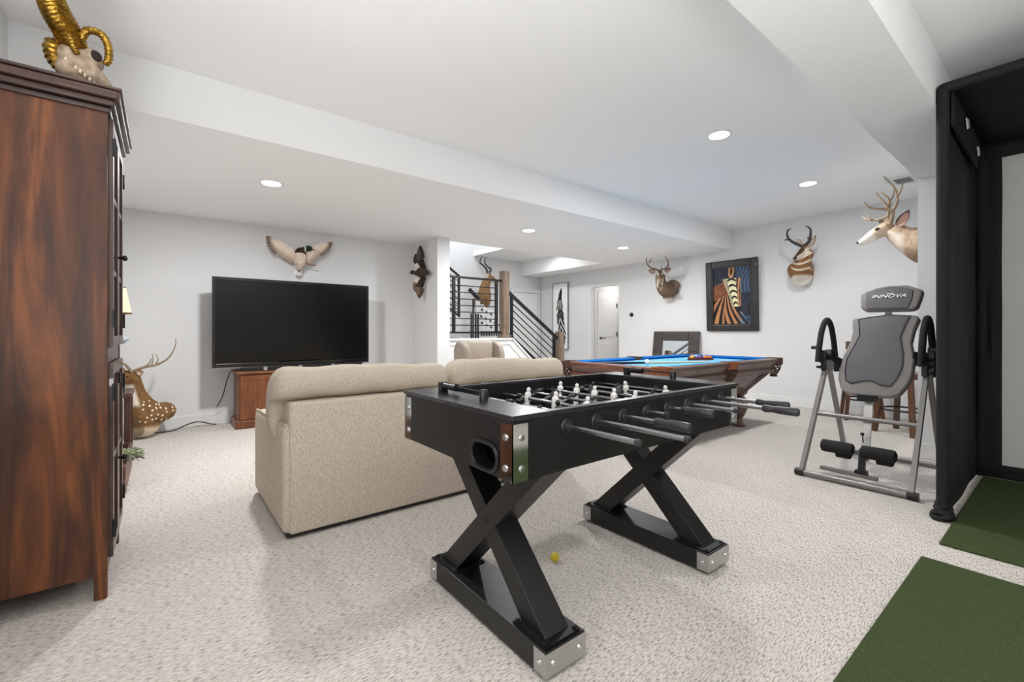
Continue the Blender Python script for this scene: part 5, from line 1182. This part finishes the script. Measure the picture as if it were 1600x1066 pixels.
# ---- mule deer in profile on the partition wall
t = thing('mule_deer_mount', 'pale mule deer head in profile with large branching antlers, right of the antelope', 'deer head', (6.05, BY1, 1.75))
O = Vector((6.06, 1.235, 2.235)); N = Vector((6.0, 1.475, 2.13)); R = frame(N-O); L = (N-O).length*1.05
m = MB(); F = head(m, O, R, L*1.1, 1.12)
m.tube([(6.08, 0.89, 1.97), (6.08, 0.97, 2.0), (6.08, 1.07, 2.06), (6.075, 1.15, 2.12), (6.065, 1.215, 2.20)], [0.20, 0.185, 0.14, 0.108, 0.085], 18, sm=4)
def c_mu(c):
    q = R.transposed() @ (c-O)/L; n = vnoise(c.x*45, c.y*45, c.z*45)
    ax = c.z-(2.235-(1.235-c.y)*0.55)
    body = mix((198, 176, 150), (158, 134, 108), n)
    body = mix(body, (112, 90, 72), sstep(0.04, 0.10, ax)*0.75)
    body = mix(body, (122, 100, 80), sstep(-0.15, -0.21, ax)*0.7)
    body = mix(body, (232, 224, 212), 0.75*sstep(1.08, 1.16, c.y)*sstep(-0.03, -0.08, ax))
    face = mix((206, 188, 166), (182, 158, 132), n*0.7)
    face = mix(face, (234, 228, 220), 0.9*sstep(0.45, 0.65, q.x))
    face = mix(face, (96, 72, 56), 0.7*sstep(0.15, 0.2, q.z)*sstep(0.5, 0.4, q.x))
    face = mix(face, (84, 66, 54), sstep(0.09, 0.05, math.hypot(q.x-0.40, q.z-0.07)))
    return mix(body, face, sstep(0.05, 0.22, q.x))
blob(m, 'body', 'fur', t, 0.009, c_mu); eyes_nose(t, F, L*1.1, R, 1.12)
ear(t, MU_E[0], MU_E[1], 0.058, (-1, 0.35, 0.1), (186, 150, 134), (120, 98, 80), (44, 36, 32)); ear(t, MU_E2[0], MU_E2[1], 0.03, (-0.6, 0.8, 0), (150, 120, 104), (110, 90, 76), (60, 48, 42))
antler(t, ((spread(MU_A1, -0.16), 0.022, 0.006), ([(p[0]-0.05-0.02*i, p[1], p[2]) for i, p in enumerate(MU_A1B)], 0.018, 0.006), ([(p[0]-0.10-0.02*i, p[1], p[2]) for i, p in enumerate(MU_A1C)], 0.015, 0.005)))
antler(t, ((spread(MU_A2, 0.06), 0.021, 0.006), (spread([(p[0]+0.03, p[1], p[2]) for p in MU_A2B], 0.05), 0.012, 0.004), (spread(MU_A2C, -0.04), 0.015, 0.005), (spread(MU_A2D, 0.04), 0.016, 0.005), (MU_A2E, 0.012, 0.004)))
MB().lathe([(0.01, 0), (0.18, 0), (0.18, 0.012), (0.01, 0.012)], (6.08, BY1+0.001, 1.97), 24, (0, 1, 0)).build('backboard', 'frame_dark', t)

# ---- axis deer standing on the floor
t = thing('axis_deer_mount', 'white spotted brown axis deer mount standing on the carpet by the tall cabinet', 'deer mount', (-0.15, 6.05, 0))
O = Vector((-0.26, 5.98, 0.675)); R = frame((-0.62, -0.75, -0.28)); L = 0.27
m = MB(); F = head(m, O, R, L)
m.tube([(-0.15, 6.08, 0.27), (-0.19, 6.06, 0.36), (-0.225, 6.05, 0.48), (-0.245, 6.02, 0.60), (-0.258, 5.99, 0.67)], [0.15, 0.115, 0.082, 0.07, 0.07], 18, sm=4)
m.ell((-0.10, 6.10, 0.235), (0.16, 0.16, 0.12)); m.ell((0.0, 6.16, 0.25), (0.115, 0.13, 0.10)); m.ell((-0.17, 6.07, 0.14), (0.15, 0.16, 0.132)); m.ell((-0.185, 6.05, 0.20), (0.13, 0.15, 0.16))
def c_ax(c):
    b = mix((132, 98, 60), (104, 74, 44), vnoise(c.x*40, c.y*40, c.z*40)); cream = (222, 206, 180)
    q = R.transposed() @ (c-O)/L
    if c.z < 0.15 and c.x < 0.0: b = mix(b, cream, sstep(0.17, 0.10, c.z+0.10*(c.x+0.17)))
    b = mix(b, (240, 234, 222), 0.9*sstep(-0.235, -0.27, c.x-0.25*(0.62-c.z))*sstep(0.32, 0.38, c.z)*sstep(0.60, 0.56, c.z))
    if c.z < 0.40 and c.x > -0.26:
        g = 0.055; gx = c.x/g+c.y/g*0.4; gz = c.z/g; best = 9
        for i in (-1, 0, 1):
            for j in (-1, 0, 1):
                a, d = math.floor(gx)+i, math.floor(gz)+j; px = a+0.2+0.6*hsh(a, d); pz = d+0.2+0.6*hsh(d, a, 3); best = min(best, math.hypot(gx-px, gz-pz))
        if best < 0.17 and c.z > 0.15 and c.x > -0.19: return (246, 236, 212)
    if q.x > 0.5: b = mix(b, (92, 72, 54), 0.5)
    return b
blob(m, 'body', 'fur', t, 0.0075, c_ax, 4); eyes_nose(t, F, L, R)
ear(t, AX_E[0], AX_E[1], 0.035, (-0.2, -1, 0.1), (196, 168, 140), (120, 90, 60), (90, 66, 44)); ear(t, F(0.05, -0.15, 0.12), F(-0.1, -0.55, 0.2), 0.035, (-0.6, -0.8, 0), (196, 168, 140), (120, 90, 60), (90, 66, 44))
antler(t, ((AX_A, 0.016, 0.004), (AX_A1, 0.012, 0.004), (AX_A2, 0.008, 0.003), (AX_A3, 0.008, 0.003)))
antler(t, ((AX_A4, 0.015, 0.008),))

# ---- impala in the stair hall
t = thing('impala_mount', 'tan impala head with ringed lyre horns on the stair hall wall', 'antelope head', (5.5, YB, 1.6))
O = Vector((5.60, 7.96, 2.30)); R = frame((0.72, -0.52, -0.46)); L = 0.30
m = MB(); F = head(m, O, R, L)
m.tube([(5.60, 8.28, 1.80), (5.58, 8.18, 1.80), (5.56, 8.08, 1.92), (5.54, 8.02, 2.12), (5.59, 7.97, 2.27)], [0.19, 0.185, 0.15, 0.105, 0.085], 18, sm=4); m.ell((5.58, 8.21, 1.68), (0.15, 0.10, 0.15))
def c_im(c):
    b = mix((156, 120, 84), (128, 94, 62), vnoise(c.x*30, c.y*30, c.z*30)); q = R.transposed() @ (c-O)/L
    if q.x > 0.3 and abs(q.y) < 0.3 and -0.32 < q.z < 0.3: b = mix((120, 96, 76), (210, 200, 186), sstep(0.0, -0.12, q.z))
    return b
blob(m, 'body', 'fur', t, 0.01, c_im); eyes_nose(t, F, L, R)
ear(t, F(0.02, 0.15, 0.15), F(-0.15, 0.5, 0.35), 0.03, (0, -1, 0), (180, 160, 140), (120, 96, 76), (50, 40, 36)); ear(t, F(0.02, -0.15, 0.15), F(-0.1, -0.5, 0.35), 0.03, (0, -1, 0), (180, 160, 140), (120, 96, 76), (50, 40, 36))
antler(t, ((IM_H1, 0.026, 0.007),), 'horn_black', 'horn'); antler(t, ((IM_H2, 0.026, 0.007),), 'horn_black', 'horn')

# ================================================================ FLYING DUCKS
def wing(t, root, elbow, tip, chord, nrmv, back, cols, nprim=9):
    """arm panel plus separate flight feathers, thin but solid"""
    root, elbow, tip = Vector(root), Vector(elbow), Vector(tip); nv = Vector(nrmv).normalized(); back = Vector(back).normalized()
    inv = PMAT[t.name].inverted(); vs = []; fs = []; cc = []
    def leaf(a, d, ln, w, c0, c1, lift):
        s = d.cross(nv).normalized(); n0 = len(vs); nu = 7
        for i in range(nu+1):
            u = i/nu; hw = w*math.sin(PI*(0.12+0.84*u))**0.55; p = a+d*(ln*u)+nv*(lift-0.012*u*u)
            for sg, h in ((-1, 0), (0, 0.004), (1, 0), (0, -0.003)): vs.append(inv @ (p+s*hw*sg+nv*h)); cc.append(mix(c0, c1, sstep(0.35, 0.9, u)))
        for i in range(nu):
            for k in range(4): fs.append((n0+i*4+k, n0+i*4+(k+1) % 4, n0+(i+1)*4+(k+1) % 4, n0+(i+1)*4+k))
        fs.append((n0, n0+1, n0+2, n0+3)); fs.append(tuple(n0+nu*4+k for k in (3, 2, 1, 0)))
    # secondaries from root to elbow, primaries fanning from elbow to tip
    for k in range(9):
        u = k/8; a = root.lerp(elbow, u); d = (back+(elbow-root).normalized()*(0.15+0.2*u)).normalized(); leaf(a-back*chord*0.25, d, chord*1.2, 0.026, cols[0], cols[1], 0.0+0.001*k)
    ad = (tip-elbow)
    for k in range(nprim):
        u = k/(nprim-1); d = (back*(1-u)*1.0+ad.normalized()*(0.35+u*0.9)).normalized(); a = elbow.lerp(tip, u*0.38); ln = chord*1.15*(1-u)+ad.length*0.72*u+0.02
        leaf(a-back*chord*0.12*(1-u), d, ln, 0.019, cols[2], cols[3], 0.003+0.0012*k)
    # coverts: rounded leading arm
    for k in range(10):
        u = k/9; a = root.lerp(elbow, min(1, u*1.35)) if u < 0.74 else elbow.lerp(tip, (u-0.74)*1.3); d = (back+(elbow-root).normalized()*0.25).normalized(); c4 = cols[4] if u < 0.4 or len(cols) < 6 else cols[5]; leaf(a-back*chord*0.32, d, chord*0.62, 0.026, c4, c4, 0.009)
    me = bpy.data.meshes.new('wing'); me.from_pydata([tuple(v) for v in vs], [], fs); col = me.color_attributes.new('Col', 'FLOAT_COLOR', 'POINT')
    for i, c in enumerate(cc): col.data[i].color = (*lin(c), 1)
    bm = bmesh.new(); bm.from_mesh(me); bmesh.ops.recalc_face_normals(bm, faces=bm.faces); bm.to_mesh(me); bm.free()
    me.materials.append(MATS['feather_coat']); o = bpy.data.objects.new('wing', me); C.objects.link(o); o.parent = t; PMAT[o.name] = PMAT[t.name].copy(); return o
t = thing('mallard_mount', 'flying mallard duck with spread wings mounted above the television', 'duck', (1.41, YT, 1.9))
yb0 = 6.30
m = MB(); m.tube([(1.395, 6.31, 1.93), (1.40, 6.28, 2.0), (1.405, 6.27, 2.08), (1.415, 6.28, 2.15), (1.44, 6.29, 2.19)], [0.035, 0.066, 0.08, 0.072, 0.045], 16, sm=4)
m.tube([(1.43, 6.285, 2.17), (1.465, 6.27, 2.20), (1.495, 6.255, 2.21)], [0.045, 0.036, 0.038], 12, sm=3); m.ell((1.505, 6.25, 2.212), (0.046, 0.036, 0.036))
def c_ma(c):
    if c.x > 1.465 and c.z > 2.17: return mix((22, 40, 32), (30, 60, 44), vnoise(c.x*60, c.z*60))
    if c.x > 1.45 and c.z > 2.16: return (235, 232, 225)
    if c.z > 2.135-0.4*max(0, c.x-1.42): return mix((74, 50, 38), (54, 36, 28), vnoise(c.x*70, c.z*70))
    return mix((222, 206, 188), (198, 180, 162), vnoise(c.x*90, c.z*90))
blob(m, 'body', 'feather_coat', t, 0.006, c_ma, 4)
m = MB(); m.tube([(1.53, 6.245, 2.208), (1.565, 6.235, 2.198), (1.585, 6.23, 2.19)], [0.014, 0.014, 0.008], 10, flat=0.5).build('bill', 'bill_olive', t)
MB().ell((1.523, 6.222, 2.22), 0.006).build('eye', 'eye_black', t)
# tail fan
for k in range(7):
    a = -0.5+k/6; o = MB(); o.ell((1.395+0.045*a*1.2, 6.32+0.004*k, 1.905-0.012*(1-abs(a)*2)), (0.013, 0.004, 0.045), Matrix.Rotation(-a*0.8, 3, 'Y'), 10, 8); o.build('tail_feather', 'white_plastic' if k not in (2, 3, 4) else 'ball_white', t)
MB().prism([(1.37, 1.955), (1.425, 1.955), (1.397, 1.895)], lambda p: (p[0], 6.285, p[1]), lambda p: (p[0], 6.30, p[1])).build('tail_covert', 'nose_black', t)
pale = (232, 214, 196); dk = (112, 92, 78)
wing(t, (1.36, 6.30, 2.12), (1.20, 6.29, 2.215), (1.045, 6.27, 2.295), 0.13, (0, -1, 0), (-0.35, 0, -1), (pale, (176, 156, 140), pale, dk, (226, 210, 194)))
wing(t, (1.47, 6.30, 2.10), (1.60, 6.29, 2.24), (1.775, 6.27, 2.315), 0.12, (0, -1, 0), (0.3, 0, -1), (pale, (176, 156, 140), pale, dk, (226, 210, 194)))
MB().tube([(1.44, 6.27, 2.02), (1.50, 6.25, 2.005), (1.545, 6.24, 1.997)], [0.01, 0.007, 0.009], 8, sm=3).build('leg', 'leg_orange', t)
MB().ell((1.565, 6.24, 1.994), (0.03, 0.018, 0.007)).build('foot', 'leg_orange', t)
MB().tube([(1.385, 6.255, 2.02), (1.36, 6.24, 2.0), (1.345, 6.23, 1.985)], [0.009, 0.007, 0.006], 8, sm=3).build('leg', 'leg_orange', t)
MB().cyl((1.41, 6.30, 2.06), (1.41, YT-0.002, 2.06), 0.012).build('wall_hanger', 'black_metal', t)

t = thing('wigeon_mount', 'dark flying duck with raised wings mounted on the narrow stub wall', 'duck', (3.06, 5.93, 1.7))
m = MB(); m.tube([(2.99, 5.78, 1.965), (2.965, 5.85, 1.975), (2.945, 5.92, 1.975), (2.92, 5.965, 1.975), (2.90, 5.99, 1.985)], [0.03, 0.062, 0.075, 0.055, 0.035], 14, sm=4)
m.ell((2.87, 6.02, 1.985), (0.034, 0.042, 0.034))
def c_wi(c):
    if c.y > 5.985: return mix((40, 36, 30), (70, 60, 48), vnoise(c.y*80, c.z*80))
    return mix((78, 62, 50), (52, 42, 36), vnoise(c.x*60, c.y*60, c.z*60))
blob(m, 'body', 'feather_coat', t, 0.006, c_wi, 4)
MB().tube([(2.855, 6.05, 1.982), (2.845, 6.085, 1.968)], [0.013, 0.007], 8, flat=0.6).build('bill', 'bill_olive', t); MB().ell((2.842, 6.03, 1.995), 0.005).build('eye', 'eye_black', t)
for k in range(5):
    a = -0.5+k/4; MB().ell((2.995, 5.765, 1.965+0.03*a), (0.005, 0.05, 0.012), Matrix.Rotation(a*0.6, 3, 'X'), 10, 8).build('tail_feather', 'dried_dark', t)
dkb = (62, 52, 46); wh = (214, 206, 196); md = (118, 98, 82)
wing(t, (2.925, 5.93, 2.02), (2.90, 5.975, 2.16), (2.93, 5.905, 2.335), 0.115, (-0.6, -0.8, 0), (0.85, -0.52, 0.05), (dkb, (40, 34, 32), (92, 80, 72), (48, 42, 40), wh, dkb), 8)
wing(t, (2.925, 5.94, 1.92), (2.895, 5.985, 1.78), (2.93, 5.945, 1.635), 0.115, (-0.6, -0.8, 0), (0.85, -0.52, -0.05), (dkb, (40, 34, 32), md, (70, 58, 50), wh, md), 8)
MB().cyl((2.98, 5.92, 1.97), (3.059, 5.92, 1.97), 0.012).build('wall_hanger', 'black_metal', t)
